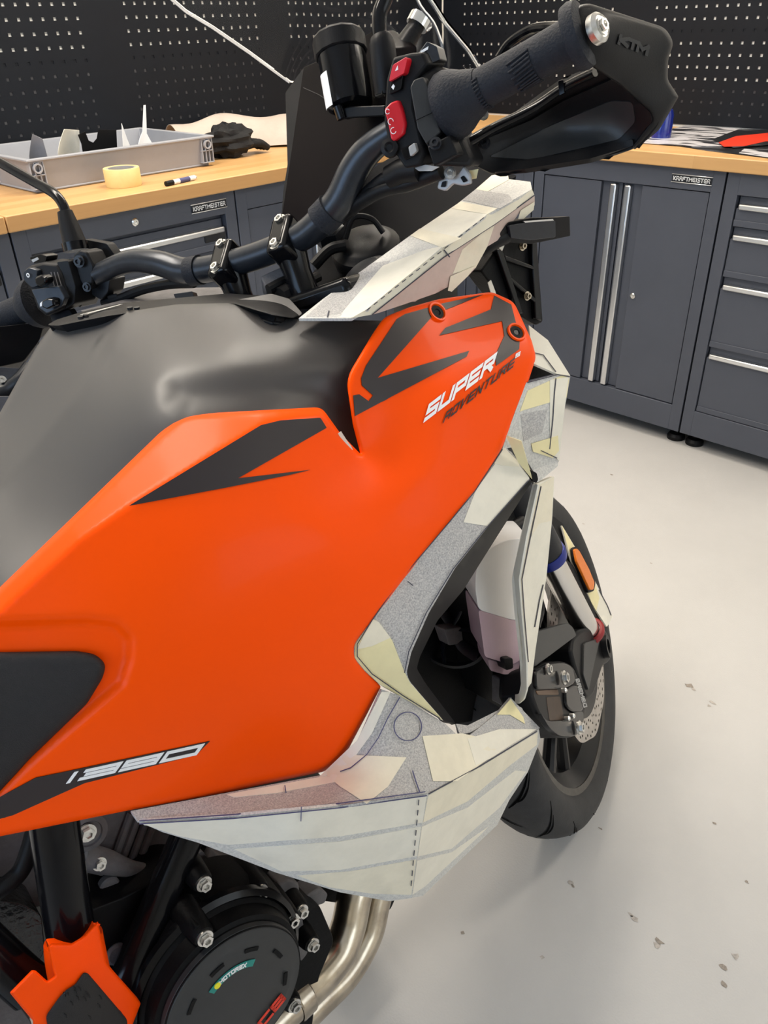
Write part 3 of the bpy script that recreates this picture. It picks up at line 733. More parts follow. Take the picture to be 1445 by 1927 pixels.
# dark bodywork under the panels, tank tunnel, seat front
boxes('airbox', [((-.80, -.12, .72), (-.46, .10, .95)), ((-.46, -.10, .78), (-.32, .10, .98))], M['engdark'], bike, .03, 3)
# far-side bodywork seen past the tank
slab('far_fairing', cut([(-60, 620), (85, 605), (75, 640), (45, 680), (0, 690), (-60, 690)], 6), yl([(-60, 620, .30), (85, 605, .28), (-60, 690, .32)]), (.0, .05, -.02), M['blackp'], bike, .006)
slab('far_fairing', cut([(-60, 700), (0, 690), (52, 694), (30, 725), (0, 745), (-60, 760)], 5), yl([(-60, 700, .28), (52, 694, .26), (-60, 760, .30)]), (.0, .05, -.02), M['engine'], bike, .006)
tube('frame_rail', [P(-40, 745, 'y', .26), P(10, 735, 'y', .25), P(40, 715, 'y', .24), P(60, 690, 'y', .24)], .011, M['blackm'], bike, 12)
slab('far_fairing', cut([(-60, 770), (0, 745), (25, 745), (0, 790), (-40, 840), (-60, 840)], 5), yl([(-60, 770, .24), (25, 745, .22), (-60, 840, .24)]), (.0, .05, -.02), M['engine'], bike, .006)
bolt('bolt', P(3, 716, 'y', .25), (0, -1, .3), .006, M['bolt'], bike)

# ------------------------------------------------------------------ taped paper mock-up panels
def mock(name, outline, surf, m, step=16, thick=.003, par=None):
    return patch(name, outline, surf, m, par or bike, step, thick)
def strip(outline, surf, m, par, off=.0008): return decal('tape_strip', outline, surf, m, par, off, 22)
# upper strip beside the display
SA = Surf(yl([(562, 599, -.150), (772, 443, -.122), (895, 356, -.108), (957, 337, -.14), (1001, 356, -.202), (917, 403, -.205), (835, 464, -.206), (667, 597, -.205)]))
SB = Surf(yl([(667, 597, -.205), (779, 509, -.206), (917, 403, -.205), (1001, 356, -.202), (1005, 367, -.203), (835, 483, -.207), (701, 591, -.206)]))
SCF = Surf(yl([(701, 591, -.206), (835, 483, -.207), (1005, 367, -.203), (1005, 386, -.2), (917, 464, -.192), (850, 547, -.188), (760, 580, -.196)]))
ma = mock('mockup_panel', [(562, 599), (607, 563), (772, 443), (861, 383), (895, 356), (925, 330), (955, 324), (957, 337), (998, 342), (1001, 356), (917, 403), (835, 464), (779, 509), (690, 582), (660, 599)], SA, M['paper'], 14)
mbn = mock('edge_band', [(660, 599), (690, 582), (779, 509), (835, 464), (917, 403), (1001, 356), (1006, 368), (932, 421), (835, 484), (701, 592)], SB, M['cream'], 12, .003, ma)
mc = mock('side_face', [(701, 592), (835, 484), (932, 421), (1006, 368), (1006, 386), (995, 398), (980, 396), (977, 401), (940, 450), (917, 464), (895, 504), (880, 520), (820, 552), (760, 573), (715, 588)], SCF, M['pink'], 14, .003, ma)
strip([(640, 597), (650, 580), (720, 500), (800, 470), (835, 462), (779, 509), (690, 582), (662, 598)], SA, M['creamw'], ma)
strip([(772, 443), (861, 383), (925, 398), (917, 403), (860, 446), (850, 452)], SA, M['creamw'], ma)
strip([(772, 443), (790, 430), (868, 448), (832, 466)], SA, M['cream'], ma, .0014)
strip([(850, 392), (866, 379), (935, 392), (917, 403)], SA, M['cream'], ma, .0014)
strip([(870, 376), (895, 356), (957, 366), (965, 378), (940, 392)], SA, M['paperd'], ma, .0014)
strip([(895, 356), (925, 330), (955, 324), (957, 338), (918, 360)], SA, M['cream'], ma, .002)
strip([(612, 562), (700, 495), (735, 490), (640, 590), (600, 596), (575, 596)], SA, M['paperd'], ma, .0006)
strip([(843, 547), (848, 520), (895, 500), (880, 520), (850, 549)], SCF, M['cream'], mc, .003)
strip([(975, 412), (980, 396), (1006, 380), (1004, 395), (985, 412)], SCF, M['cream'], mc, .003)
strip([(870, 470), (917, 430), (930, 425), (917, 464), (895, 504), (852, 515)], SCF, M['cream'], mc, .0006)
penline('pen_line', [(700, 592), (835, 484), (932, 421), (1006, 367)], 1.6, SCF, M['ink'], mc)
penline('pen_line', [(835, 470), (846, 484)], 2.0, SB, M['ink'], mbn)
penline('pen_line', [(616, 597), (619, 585)], 2.0, SA, M['ink'], ma)
for s in np.arange(0, 1, .06):
    a = np.array([690, 584])*(1-s)+np.array([912, 408])*s; b = a+np.array([7, -5.5])
    penline('pen_line', [a, b], 1.4, SB, M['ink'], mbn)
# cheek panel ahead of the orange panel
SD1 = Surf(yl([(997, 613, -.215), (1031, 640, -.235), (1072, 707, -.262), (1000, 684, -.255)]))
SD2 = Surf(yl([(992, 716, -.262), (1049, 703, -.262), (1072, 709, -.262), (1064, 759, -.268), (1052, 868, -.262), (1003, 882, -.262), (950, 830, -.268), (970, 775, -.268)]))
md = mock('mockup_panel', [(995, 612), (1031, 640), (1073, 707), (1049, 704), (1004, 684), (1000, 655)], SD1, M['creamw'], 14)
md2 = mock('cheek_face', [(990, 720), (1049, 704), (1073, 708), (1064, 760), (1054, 819), (1051, 870), (1004, 888), (975, 840), (945, 845), (960, 800)], SD2, M['paper'], 14, .003, md)
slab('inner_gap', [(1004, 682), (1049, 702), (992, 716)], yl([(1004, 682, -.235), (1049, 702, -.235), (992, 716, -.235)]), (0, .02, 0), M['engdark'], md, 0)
strip([(993, 735), (1060, 705), (1071, 712), (1066, 748), (985, 772), (978, 775)], SD2, M['yellow'], md2)
strip([(1035, 715), (1070, 709), (1063, 762), (1052, 868), (1035, 850)], SD2, M['creamw'], md2, .0014)
strip([(1000, 835), (1050, 820), (1052, 848), (1040, 862), (1003, 850)], SD2, M['yellow'], md2, .002)
strip([(980, 780), (1030, 770), (1020, 815), (985, 830)], SD2, M['paperd'], md2, .0006)
penline('pen_line', [(1046, 712), (1043, 740), (1040, 790), (1034, 845)], 1.5, SD2, M['ink'], md2)
penline('pen_line', [(992, 720), (1049, 705), (1072, 709)], 1.8, SD2, M['ink'], md2)
penline('pen_line', [(1018, 848), (1048, 862)], 1.6, SD2, M['ink'], md2, .003)
penline('pen_line', [(1005, 664), (1022, 668), (1046, 700)], 1.4, SD1, M['ink'], md)
slab('lower_lip', cut([(1003, 884), (1050, 868), (1050, 877), (1012, 908), (1006, 905)], 2), yl([(1003, 884, -.262), (1050, 870, -.262), (1008, 906, -.27)]), (0, .05, 0), M['paper'], md, .003)
slab('hollow_edge', cut([(998, 884), (1010, 890), (1013, 903), (1009, 909), (1002, 906)], 3), yl([(998, 884, -.275), (1013, 903, -.275), (1002, 906, -.275)]), (0, .03, 0), M['engdark'], md, .001)
patch('tape_flap', [(952, 820), (981, 830), (999, 893), (1001, 902), (975, 870)], Surf(yl([(952, 820, -.275), (981, 830, -.29), (999, 893, -.28), (975, 870, -.275)])), M['yellow'], md, 12, .0008)
# radiator inlet surround
SEo = [(950, 838), (896, 919), (849, 979), (756, 1089), (702, 1165), (667, 1211), (665, 1238), (683, 1260), (716, 1290)]
SEi = [(836, 1358), (803, 1321), (771, 1285), (765, 1266), (774, 1227), (807, 1153), (857, 1068), (919, 990), (998, 901)]
SE = Surf(yl([(950, 838, -.266), (896, 919, -.278), (756, 1089, -.286), (667, 1211, -.288), (683, 1260, -.286), (716, 1290, -.285), (836, 1358, -.292), (771, 1285, -.302), (774, 1227, -.305), (857, 1068, -.300), (919, 990, -.293), (998, 901, -.278)]))
me_ = mock('mockup_panel', cut(SEo+SEi, 6), SE, M['paperd'], 14)
strip([(950, 842), (996, 900), (919, 990), (872, 983), (896, 921), (930, 875)], SE, M['creamw'], me_)
strip([(948, 842), (975, 868), (978, 878), (945, 876), (930, 872)], SE, M['cream'], me_, .0014)
strip([(702, 1165), (712, 1170), (738, 1205), (760, 1262), (772, 1286), (803, 1321), (834, 1356), (716, 1289), (684, 1259), (667, 1237), (669, 1212)], SE, M['yellow'], me_)
strip([(684, 1196), (702, 1166), (712, 1170), (735, 1200), (700, 1216), (672, 1222)], SE, M['cream'], me_, .0014)
penline('pen_line', [(945, 846), (893, 925), (845, 983), (752, 1093), (698, 1170), (672, 1212), (672, 1235), (700, 1268), (760, 1310), (828, 1352)], 1.6, SE, M['ink'], me_, .0024)
penline('pen_line', [(994, 904), (915, 993), (853, 1070), (802, 1153), (769, 1226), (761, 1266)], 1.6, SE, M['ink'], me_, .0024)
penline('pen_line', [(767, 1094), (777, 1102)], 1.6, SE, M['ink'], me_, .0024)
LI = [(1001, 906), (935, 1010), (872, 1110), (823, 1168), (790, 1236), (784, 1258), (800, 1285), (858, 1362)]
SL = Surf(yl([(998, 901, -.277), (919, 990, -.291), (857, 1068, -.298), (774, 1227, -.303), (766, 1266, -.301), (836, 1358, -.290), (935, 1010, -.262), (872, 1110, -.262), (823, 1168, -.262), (786, 1256, -.262), (858, 1362, -.262)]))
lin = patch('inlet_liner', cut(SEi+LI, 5), SL, M['blackp'], bike, 12, .003)
# inlet interior
slab('inlet_wall', [(1005, 905), (935, 1005), (872, 1105), (823, 1163), (786, 1230), (780, 1262), (800, 1290), (850, 1365), (960, 1345), (1000, 1330), (1010, 1200), (1015, 1000)], yl([(1005, 905, -.10), (786, 1256, -.12), (960, 1345, -.08)]), (0, .03, 0), M['engdark'], bike, .002)
rad = box3('radiator', P(880, 1200, 'y', -.13), (.012, 0, 0), (0, .05, 0), (-.02, 0, .11), M['engdark'], bike, .003)
c = P(850, 1180, 'y', -.135)
lathe('fan_ring', [(.055, 0), (.060, .004), (.060, .010), (.055, .012)], c, (-1, -.6, .15), M['blackm'], bike, 36, cap=False)
for k in range(6):
    a = k*math.pi/3; u = np.array([0, .6, .8]); w = np.cross((-1, -.6, .15), u); w /= np.linalg.norm(w)
    q = c+(u*math.cos(a)+w*math.sin(a))*.03; tube('fan_blade', [c, q, c+(u*math.cos(a+.25)+w*math.sin(a+.25))*.054], [.006, .010, .012], M['blackm'], bike, 8, 3, .25)
slab('sensor_bracket', cut([(835, 1185), (868, 1180), (872, 1210), (845, 1215)], 3), yl([(835, 1185, -.15), (868, 1180, -.15), (845, 1215, -.15)]), (0, .02, 0), M['engine'], bike, .002)
tube('hose', [P(900, 1010, 'y', -.14), P(955, 1000, 'y', -.15), P(985, 985, 'y', -.15)], .012, M['blackp'], bike, 12)
# coolant expansion bottle
RB = cut([(905, 1050), (930, 1026), (955, 1015), (1000, 1012), (1000, 1165), (965, 1168), (900, 1148), (894, 1106), (896, 1070)], 10)
RL = cut([(900, 1148), (965, 1168), (1000, 1165), (990, 1235), (963, 1252), (912, 1236)], 6)
RP = yl([(896, 1070, -.225), (1000, 1012, -.205), (912, 1236, -.225), (990, 1235, -.212)])
resv = slab('coolant_bottle', RB, RP, (.03, .055, 0), M['bottle'], bike, .010, 4)
slab('coolant_level', RL, RP, (.03, .055, 0), M['fluid'], resv, .008, 4)
slab('bottle_foot', cut([(918, 1240), (962, 1254), (980, 1240), (976, 1265), (950, 1270), (922, 1262)], 5), yl([(918, 1240, -.215), (980, 1240, -.205), (950, 1270, -.215)]), (.02, .04, 0), M['fluid'], resv, .004)
slab('rubber_mount', cut([(948, 1240), (965, 1238), (966, 1258), (952, 1262)], 4), yl([(948, 1240, -.228), (966, 1240, -.228), (952, 1262, -.228)]), (0, .02, 0), M['blackp'], resv, .002)
# fin
SF = Surf(yl([(1008, 911, -.272), (1043, 896, -.258), (1028, 1087, -.255), (1008, 1219, -.252), (1000, 1285, -.25), (983, 1318, -.25), (985, 1200, -.262), (970, 1087, -.27)]))
fin = mock('mockup_panel', cut([(1008, 911), (1043, 896), (1039, 975), (1028, 1087), (1008, 1219), (1000, 1285), (988, 1318), (978, 1322), (985, 1290), (983, 1246), (973, 1153), (968, 1090, 10), (985, 1010)], 3), SF, M['creamw'], 14, .004)
patch('edge_fold', cut([(1006, 911), (1012, 911), (990, 1010), (976, 1090), (981, 1153), (990, 1246), (991, 1296), (985, 1316), (974, 1325), (962, 1318), (962, 1308), (976, 1306), (981, 1290), (978, 1246), (969, 1153), (963, 1087, 8), (983, 1000)], 3), Surf(yl([(1008, 911, -.275), (970, 1087, -.276), (985, 1246, -.262), (975, 1318, -.254), (964, 1090, -.262)])), M['creamw'], fin, 10, .002)
penline('pen_line', [(1018, 915), (998, 1010), (982, 1090), (986, 1150), (994, 1246)], 1.4, SF, M['ink'], fin)
penline('pen_line', [(1022, 1100), (1015, 1130), (1006, 1180)], 1.4, SF, M['ink'], fin)
strip([(1012, 915), (1042, 898), (1038, 980), (1015, 985), (1000, 1010)], SF, M['cream'], fin)
# big lower shroud
SG1 = Surf(yl([(247, 1526, -.230), (426, 1494, -.252), (612, 1460, -.276), (672, 1394, -.285), (718, 1300, -.290), (838, 1363, -.292), (961, 1313, -.258), (1014, 1371, -.262), (904, 1439, -.315), (805, 1493, -.345), (639, 1516, -.332), (439, 1536, -.285), (260, 1546, -.238)]))
CR = [(260, 1546), (439, 1536), (639, 1516), (805, 1493), (904, 1439), (1014, 1372)]
SG2 = Surf(yl([(260, 1546, -.238), (439, 1536, -.285), (639, 1516, -.332), (805, 1493, -.345), (788, 1580, -.325), (772, 1686, -.285), (639, 1679, -.272), (519, 1642, -.262), (373, 1586, -.248), (560, 1590, -.305)]))
SG3 = Surf(yl([(805, 1493, -.345), (904, 1439, -.315), (1014, 1372, -.262), (1014, 1395, -.258), (958, 1506, -.252), (934, 1552, -.250), (800, 1686, -.276), (772, 1688, -.285), (788, 1580, -.325)]))
mg = mock('mockup_panel', [(247, 1526), (426, 1492), (612, 1457), (640, 1440), (672, 1393), (718, 1297), (752, 1309), (838, 1362), (862, 1385), (880, 1387), (938, 1340), (961, 1313), (1016, 1370)]+CR[::-1][1:]+[(252, 1535)], SG1, M['paperd'], 16)
mg2 = mock('rear_face', CR[:4]+[(788, 1580), (775, 1690), (732, 1696), (639, 1679), (519, 1642), (373, 1586), (306, 1566)], SG2, M['paper'], 16, .003, mg)
mg3 = mock('front_face', [(788, 1580), (805, 1493), (904, 1439), (1014, 1372), (1017, 1392), (993, 1453), (958, 1506), (936, 1552), (795, 1686), (775, 1690)], SG3, M['paper'], 16, .003, mg)
for q, m_, of in (([(672, 1393), (718, 1302), (735, 1302), (700, 1380), (660, 1435), (620, 1458), (600, 1462)], 'creamw', .0008),
                  ([(612, 1457), (650, 1420), (765, 1425), (730, 1480), (690, 1512), (640, 1480)], 'cream', .0012),
                  ([(795, 1385), (870, 1380), (960, 1400), (905, 1438), (860, 1470), (815, 1470)], 'cream', .0012),
                  ([(880, 1390), (940, 1372), (1010, 1372), (930, 1424), (895, 1440)], 'creamw', .0016),
                  ([(935, 1345), (961, 1315), (985, 1350), (988, 1362), (960, 1345)], 'yellow', .002),
                  ([(426, 1495), (612, 1460), (630, 1452), (640, 1470), (520, 1492), (440, 1500)], 'creamw', .0008)):
    strip(q, SG1, M[m_], mg, of)
for q, m_, of in (([(262, 1549), (439, 1540), (640, 1520), (803, 1498), (795, 1548), (640, 1574), (430, 1590), (340, 1574)], 'creamw', .0008),
                  ([(440, 1598), (640, 1584), (792, 1556), (785, 1611), (640, 1637), (530, 1640)], 'creamw', .0008),
                  ([(560, 1648), (660, 1640), (783, 1618), (774, 1684), (700, 1682), (620, 1670)], 'cream', .0008)):
    strip(q, SG2, M[m_], mg2, of)
for q, m_, of in (([(806, 1497), (904, 1443), (1012, 1378), (1010, 1402), (960, 1440), (880, 1508), (796, 1548)], 'cream', .0008),
                  ([(794, 1556), (880, 1520), (970, 1450), (990, 1452), (940, 1520), (850, 1597), (786, 1612)], 'creamw', .0008),
                  ([(785, 1620), (850, 1604), (920, 1555), (900, 1575), (800, 1668), (776, 1684)], 'creamw', .0008)):
    strip(q, SG3, M[m_], mg3, of)
penline('pen_line', [(262, 1545), (439, 1533), (639, 1512), (800, 1490)], 1.8, SG1, M['inkb'], mg, .003)
penline('pen_line', [(262, 1550), (439, 1540), (639, 1520), (803, 1497)], 1.6, SG2, M['inkb'], mg2, .003)
penline('pen_line', [(806, 1494), (904, 1441), (1010, 1376)], 1.8, SG3, M['ink'], mg3, .003)
for k in range(9):
    penline('pen_line', [(788-1.7*k, 1505+19*k), (787-1.7*k, 1515+19*k)], 1.5, SG2, M['ink'], mg2, .003)
penline('pen_line', [(567, 1518), (566, 1545)], 1.6, SG2, M['inkb'], mg2, .003)
penline('pen_line', [(536, 1478), (538, 1492)], 1.6, SG1, M['inkb'], mg, .003)
penline('pen_line', [(776, 1450), (782, 1470), (790, 1492)], 1.8, SG1, M['inkb'], mg, .003)
penline('pen_line', [(752, 1312), (730, 1350), (712, 1388), (690, 1420), (660, 1445), (640, 1452)], 1.5, SG1, M['inkb'], mg, .003)
penline('pen_line', [(767+26*math.cos(a), 1367+27*math.sin(a)) for a in np.linspace(0, 6.4, 26)], 1.7, SG1, M['inkb'], mg, .003)
patch('turned_edge', [(858, 1362), (880, 1365), (940, 1335), (962, 1312), (960, 1322), (938, 1348), (885, 1378), (865, 1382)], Surf(yl([(858, 1362, -.28), (962, 1312, -.25), (870, 1382, -.292)])), M['paperd'], mg, 12, .002)
# ------------------------------------------------------------------ windscreen, display, cockpit
WO = [(262, -70), (322, -2), (350, 22), (400, 52), (470, 100), (545, 155), (640, 165), (760, 152), (905, 135), (880, 95), (838, 45), (806, -5), (780, -70)]
SW = Surf(yl([(322, 0, .20), (470, 100, .20), (545, 155, .195), (806, 0, -.20), (905, 133, -.195), (560, -40, .03), (720, 120, .0), (640, 160, .07)]))
ws = patch('windscreen', WO, SW, M['glass'], bike, 16, .004)
tube('polished_edge', SW.pos(dense([(262, -70), (322, -2), (350, 22), (400, 52), (470, 100), (545, 155)], 16, False)), .0026, M['edge'], ws, 8, 3, .6)
tube('polished_edge', SW.pos(dense([(780, -70), (806, -5), (838, 45), (880, 95), (905, 135)], 16, False)), .0024, M['edge'], ws, 8, 3, .6)
tube('polished_edge', [P(x, y, 'y', -.19) for x, y in ((770, -40), (790, 10), (815, 42), (830, 80), (835, 110))], .002, M['edge'], ws, 8, 3, .6)
disp = slab('display', cut([(571, 127), (640, 96), (702, 58), (745, 90), (748, 260), (690, 270), (640, 325), (600, 395), (560, 425), (529, 417)], 4), yl([(571, 127, .06), (702, 58, -.085), (529, 417, .045)]), (.03, 0, 0), M['screen'], bike, .003)
slab('display_frame', cut([(537, 174), (571, 128), (568, 170), (545, 310), (529, 417), (533, 360), (541, 310)], 3), yl([(537, 174, .085), (571, 127, .062), (529, 417, .047)]), (.03, .01, 0), M['blackp'], disp, .002)
penline('glass_seam', [(571, 165), (600, 178), (640, 205)], 1.2, Surf(yl([(571, 127, .06), (702, 58, -.085), (529, 417, .045)])), M['blackm'], disp, .002)
tube('screen_stay', [P(740, 115, 'y', -.10), P(770, 70, 'y', -.11), P(794, 32, 'y', -.12)], [.020, .017, .013], M['blackp'], bike, 14, 4, .6)
tube('stay_collar', [P(785, 47, 'y', -.12), P(794, 30, 'y', -.122)], .0125, M['chrome'], bike, 14, 1)
lathe('screw_boss', [(.003, 0), (.005, .002), (.005, .007), (.003, .008)], P(802, 50, 'y', -.12), (-.3, -1, .2), M['edge'], bike, 18)
IN = [(430, 605), (500, 575), (560, 545), (600, 500), (625, 420), (680, 330), (745, 290), (900, 315), (975, 330), (900, 372), (780, 455), (650, 560), (575, 606)]
inner = patch('inner_fairing', cut(IN, 8), Surf(yl([(430, 605, -.02), (575, 606, -.13), (900, 372, -.09), (975, 330, -.08), (680, 330, .05), (600, 500, .02), (700, 440, -.03), (800, 400, -.06), (640, 560, -.11)])), M['void'], bike, 14, .006)
# ignition housing with round cover, cables
c = P(688, 462, 'y', -.06); ax = (-.35, -.35, .87)
ign = lathe('ignition_housing', [(.040, -.03), (.044, -.006), (.042, 0), (.037, .003), (.034, .006), (.030, .008), (.012, .009), (.006, .008)], c, ax, M['blackp'], bike, 40)
tube('key_loop', [c+np.array(v) for v in ((-.020, .012, .012), (-.012, .0, .034), (.004, -.014, .030), (.014, -.020, .012))], .0035, M['blackp'], ign, 10)
lathe('stem_nut', [(.020, -.01), (.020, .008), (.014, .010)], P(620, 440, 'y', -.02), ax, M['blackm'], bike, 6)
for pts, r in (([(590, 500, -.04), (620, 470, -.05), (650, 462, -.06)], .007), ([(530, 560, -.06), (560, 545, -.06), (580, 552, -.06)], .012), ([(505, 545, -.05), (540, 528, -.05), (575, 530, -.05), (600, 520, -.05)], .006)):
    tube('cable', [P(x, y, 'y', v) for x, y, v in pts], r, M['blackp'], bike, 10)
slab('knee_trim', cut([(440, 565), (510, 552), (545, 562), (570, 590), (560, 596), (500, 582)], 5), yl([(440, 565, -.06), (545, 562, -.10), (560, 596, -.126)]), (.01, .02, -.01), M['tank'], bike, .003)
slab('top_bracket', cut([(490, 520), (555, 490), (565, 500), (500, 540)], 3), yl([(490, 520, -.03), (555, 490, -.05), (500, 540, -.04)]), (.01, .02, -.02), M['engine'], bike, .003)

# ------------------------------------------------------------------ handlebar (fork frame)
def SP(px, py, v, k='sx'): return P(px, py, k, v)
bar = tube('handlebar', [S(v) for v in ((-.50, .47, 1.203), (-.495, .40, 1.203), (-.488, .30, 1.199), (-.478, .239, 1.203), (-.475, .185, 1.202), (-.475, .143, 1.187), (-.475, .108, 1.167), (-.475, .060, 1.157),
          (-.475, -.004, 1.152), (-.475, -.056, 1.153), (-.475, -.084, 1.158), (-.475, -.122, 1.173), (-.475, -.152, 1.197), (-.476, -.18, 1.210), (-.478, -.225, 1.216), (-.49, -.30, 1.216), (-.495, -.405, 1.221))],
     [.011, .011, .011, .0125, .014, .0155, .016, .0155, .0155, .0155, .016, .0165, .016, .0145, .012, .011, .011], M['anod'], bike, 20, 6)
def sleeve(px, v, r, w, m, nm):
    a = S((-.475, v[0]+w, v[1]+w*v[2])); b = S((-.475, v[0]-w, v[1]-w*v[2])); return tube(nm, [a, b], r, m, bike, 22, 1)
sleeve(0, (.093, 1.1625, .15), .0175, .008, M['rubber'], 'cable_strap')
sleeve(0, (-.103, 1.165, -.38), .0185, .009, M['rubber'], 'cable_strap')
tube('strap_tab', [SP(358, 494, -.48), SP(366, 497, -.48)], .006, M['blackp'], bike, 8, 1)
tube('strap_tab', [SP(603, 372, -.475), SP(606, 380, -.475)], .005, M['blackp'], bike, 8, 1)
for sgn in (1, -1):
    c0 = np.array([-.475, .044*sgn, 1.154])
    ca, sa = math.cos(.75), math.sin(.75); ce, cn = np.array([ca, 0, sa]), np.array([-sa, 0, ca])
    cl = box3('bar_clamp', S(c0+cn*.003), SV(ce*.026), SV((0, .0145, 0)), SV(cn*.0155), M['blackg'], bike, .006, 3)
    box3('clamp_cap', S(c0+cn*.016), SV(ce*.019), SV((0, .010, 0)), SV(cn*.003), M['blackg'], cl, .003)
    lathe('riser', [(.018, 0), (.016, .03), (.020, .06)], S(c0+np.array([0, 0, -.065])), SV((0, 0, 1)), M['blackg'], bike, 20)
    for e in (-.021, .021):
        bolt('bolt', S(c0+ce*e*.85+cn*.016), SV(cn), .0075, M['bolt'], cl, .006)
tc_ = box3('triple_clamp', S((-.45, 0, 1.085)), SV((.05, 0, 0)), SV((0, .115, 0)), SV((0, 0, .012)), M['blackg'], bike, .008, 3)
for sgn in (1, -1): lathe('fork_cap', [(.027, -.02), (.027, .01), (.018, .014), (.010, .012)], S((-.425, .105*sgn, 1.09)), SV((-.42, 0, .91)), M['blackm'], bike, 24)
slab('name_plate', [(425, 492), (520, 440), (532, 446), (440, 505)], [(425, 492, 'sx', -.44), (520, 440, 'sx', -.44), (440, 505, 'sx', -.445)], SV((.004, 0, -.002)), M['engine'], bike, .001)
lettering('lettering', 'KTM', (468, 478), (40, -20), (4, -7), Surf([(425, 492, 'sx', -.44), (520, 440, 'sx', -.44), (440, 505, 'sx', -.445)]), M['greyb'], bike, .12, .9, .4, .002)
# right grip
def SPL(l): return [S(v) for v in l]
g0, g1 = np.array([-.482, -.272, 1.214]), np.array([-.495, -.402, 1.221])
grip = tube('grip', [S(g0+(g1-g0)*s) for s in (.0, .1, .5, .9, 1.0)], [.0185, .0185, .0178, .0185, .0195], M['rubber'], bike, 28, 5)
dg = SV(g1-g0); dg = dg/np.linalg.norm(dg)
lathe('grip_flange', [(.012, -.008), (.029, -.006), (.0315, -.001), (.0315, .006), (.0290, .013), (.0245, .021), (.0210, .030), (.019, .036)], S(g0), dg, M['rubber'], grip, 36)
lathe('grip_end_ring', [(.018, -.006), (.027, -.004), (.0285, .002), (.027, .008), (.020, .010)], S(g1), dg, M['rubber'], grip, 32)
gu = np.cross(dg, SV((0, 0, 1))); gu /= np.linalg.norm(gu); gw = np.cross(gu, dg)
for k in range(26):                                            # raised ribs of the grip pattern
    a = -1.9+.11*(k % 13)*1.6; s = .22 if k < 13 else .62
    p0 = S(g0+(g1-g0)*s); rr = .0186
    d_ = (gu*math.cos(a)+gw*math.sin(a))
    tube('grip_rib', [p0+d_*rr-dg*.010*(1 if k % 2 else .6), p0+(gu*math.cos(a+.18)+gw*math.sin(a+.18))*rr+dg*.012], .0011, M['rubber'], grip, 6, 1)
# left grip and switch cluster
g2, g3 = np.array([-.496, .345, 1.197]), np.array([-.505, .49, 1.200])
gl_ = tube('grip', [S(g2+(g3-g2)*s) for s in (.0, .1, .5, 1.0)], [.021, .0195, .0185, .0185], M['rubber'], bike, 24, 5)
lathe('grip_flange', [(.020, -.010), (.034, -.008), (.034, 0), (.030, .010), (.022, .022)], S(g2), SV(g3-g2), M['rubber'], gl_, 36)
slab('far_hand_guard', cut([(-70, 655), (0, 632), (75, 600), (95, 605), (60, 640), (-20, 690), (-70, 700)], 8), [(-70, 655, 'sx', -.42), (75, 600, 'sx', -.42), (-70, 700, 'sx', -.42)], SV((.02, 0, 0)), M['blackp'], bike, .005)
VB = SV((.035, -.004, 0))
lsw = slab('switch_housing', cut([(42, 510), (52, 501), (80, 493), (108, 496), (118, 515), (130, 560), (118, 582), (86, 596), (68, 582), (56, 545), (42, 528)], 4), [(42, 510, 'sx', -.520), (130, 560, 'sx', -.512), (86, 596, 'sx', -.528)], VB, M['blackp'], bike, .004, 3)
slab('switch_collar', cut([(106, 493), (128, 490), (142, 540), (140, 572), (122, 582), (130, 558), (118, 515)], 4), [(106, 493, 'sx', -.508), (142, 540, 'sx', -.505), (122, 582, 'sx', -.515)], VB, M['blackp'], lsw, .004)
slab('rocker_plate', cut([(43, 512), (54, 503), (70, 508), (68, 520), (80, 535), (60, 542), (44, 527)], 4), [(43, 512, 'sx', -.526), (80, 535, 'sx', -.524), (60, 542, 'sx', -.529)], SV((.008, 0, 0)), M['anod'], lsw, .002)
slab('rocker_plate', cut([(58, 545), (110, 538), (122, 560), (116, 576), (88, 590), (74, 580), (66, 560)], 4), [(58, 545, 'sx', -.530), (122, 560, 'sx', -.524), (88, 590, 'sx', -.534)], SV((.008, 0, 0)), M['anod'], lsw, .002)
slab('joystick', cut([(64, 522), (76, 517), (87, 522), (86, 534), (74, 541), (66, 536)], 4), [(64, 522, 'sx', -.536), (87, 522, 'sx', -.536), (74, 541, 'sx', -.538)], SV((.014, 0, 0)), M['blackg'], lsw, .003)
slab('push_button', cut([(78, 566), (88, 561), (100, 563), (102, 576), (88, 583), (78, 578)], 3), [(78, 566, 'sx', -.540), (102, 576, 'sx', -.538), (88, 583, 'sx', -.541)], SV((.014, 0, 0)), M['blackg'], lsw, .003)
lathe('horn_icon', [(.0028, 0), (.0028, .0005), (.0014, .0005)], SP(53, 518, -.527), SV((-1, 0, 0)), M['white'], lsw, 14, cap=False)
slab('button_icon', [(75, 571), (79, 567), (79, 576), (75, 577)], [(75, 571, 'sx', -.541), (79, 567, 'sx', -.541), (79, 576, 'sx', -.541)], SV((.002, 0, 0)), M['white'], lsw, 0)
slab('paddle', cut([(55, 485), (75, 478), (88, 482), (86, 492), (65, 496)], 3), [(55, 485, 'sx', -.50), (88, 482, 'sx', -.50), (65, 496, 'sx', -.50)], SV((.02, 0, 0)), M['blackg'], lsw, .002)
slab('icon_plate', [(59, 489), (70, 484), (73, 488), (62, 494)], [(59, 489, 'sx', -.501), (70, 484, 'sx', -.501), (62, 494, 'sx', -.501)], SV((.001, 0, 0)), M['greyb'], lsw, 0)
slab('lower_tab', cut([(94, 592), (130, 582), (138, 596), (98, 608)], 3), [(94, 592, 'sx', -.515), (138, 596, 'sx', -.51), (98, 608, 'sx', -.52)], SV((.01, 0, 0)), M['blackm'], lsw, .002)
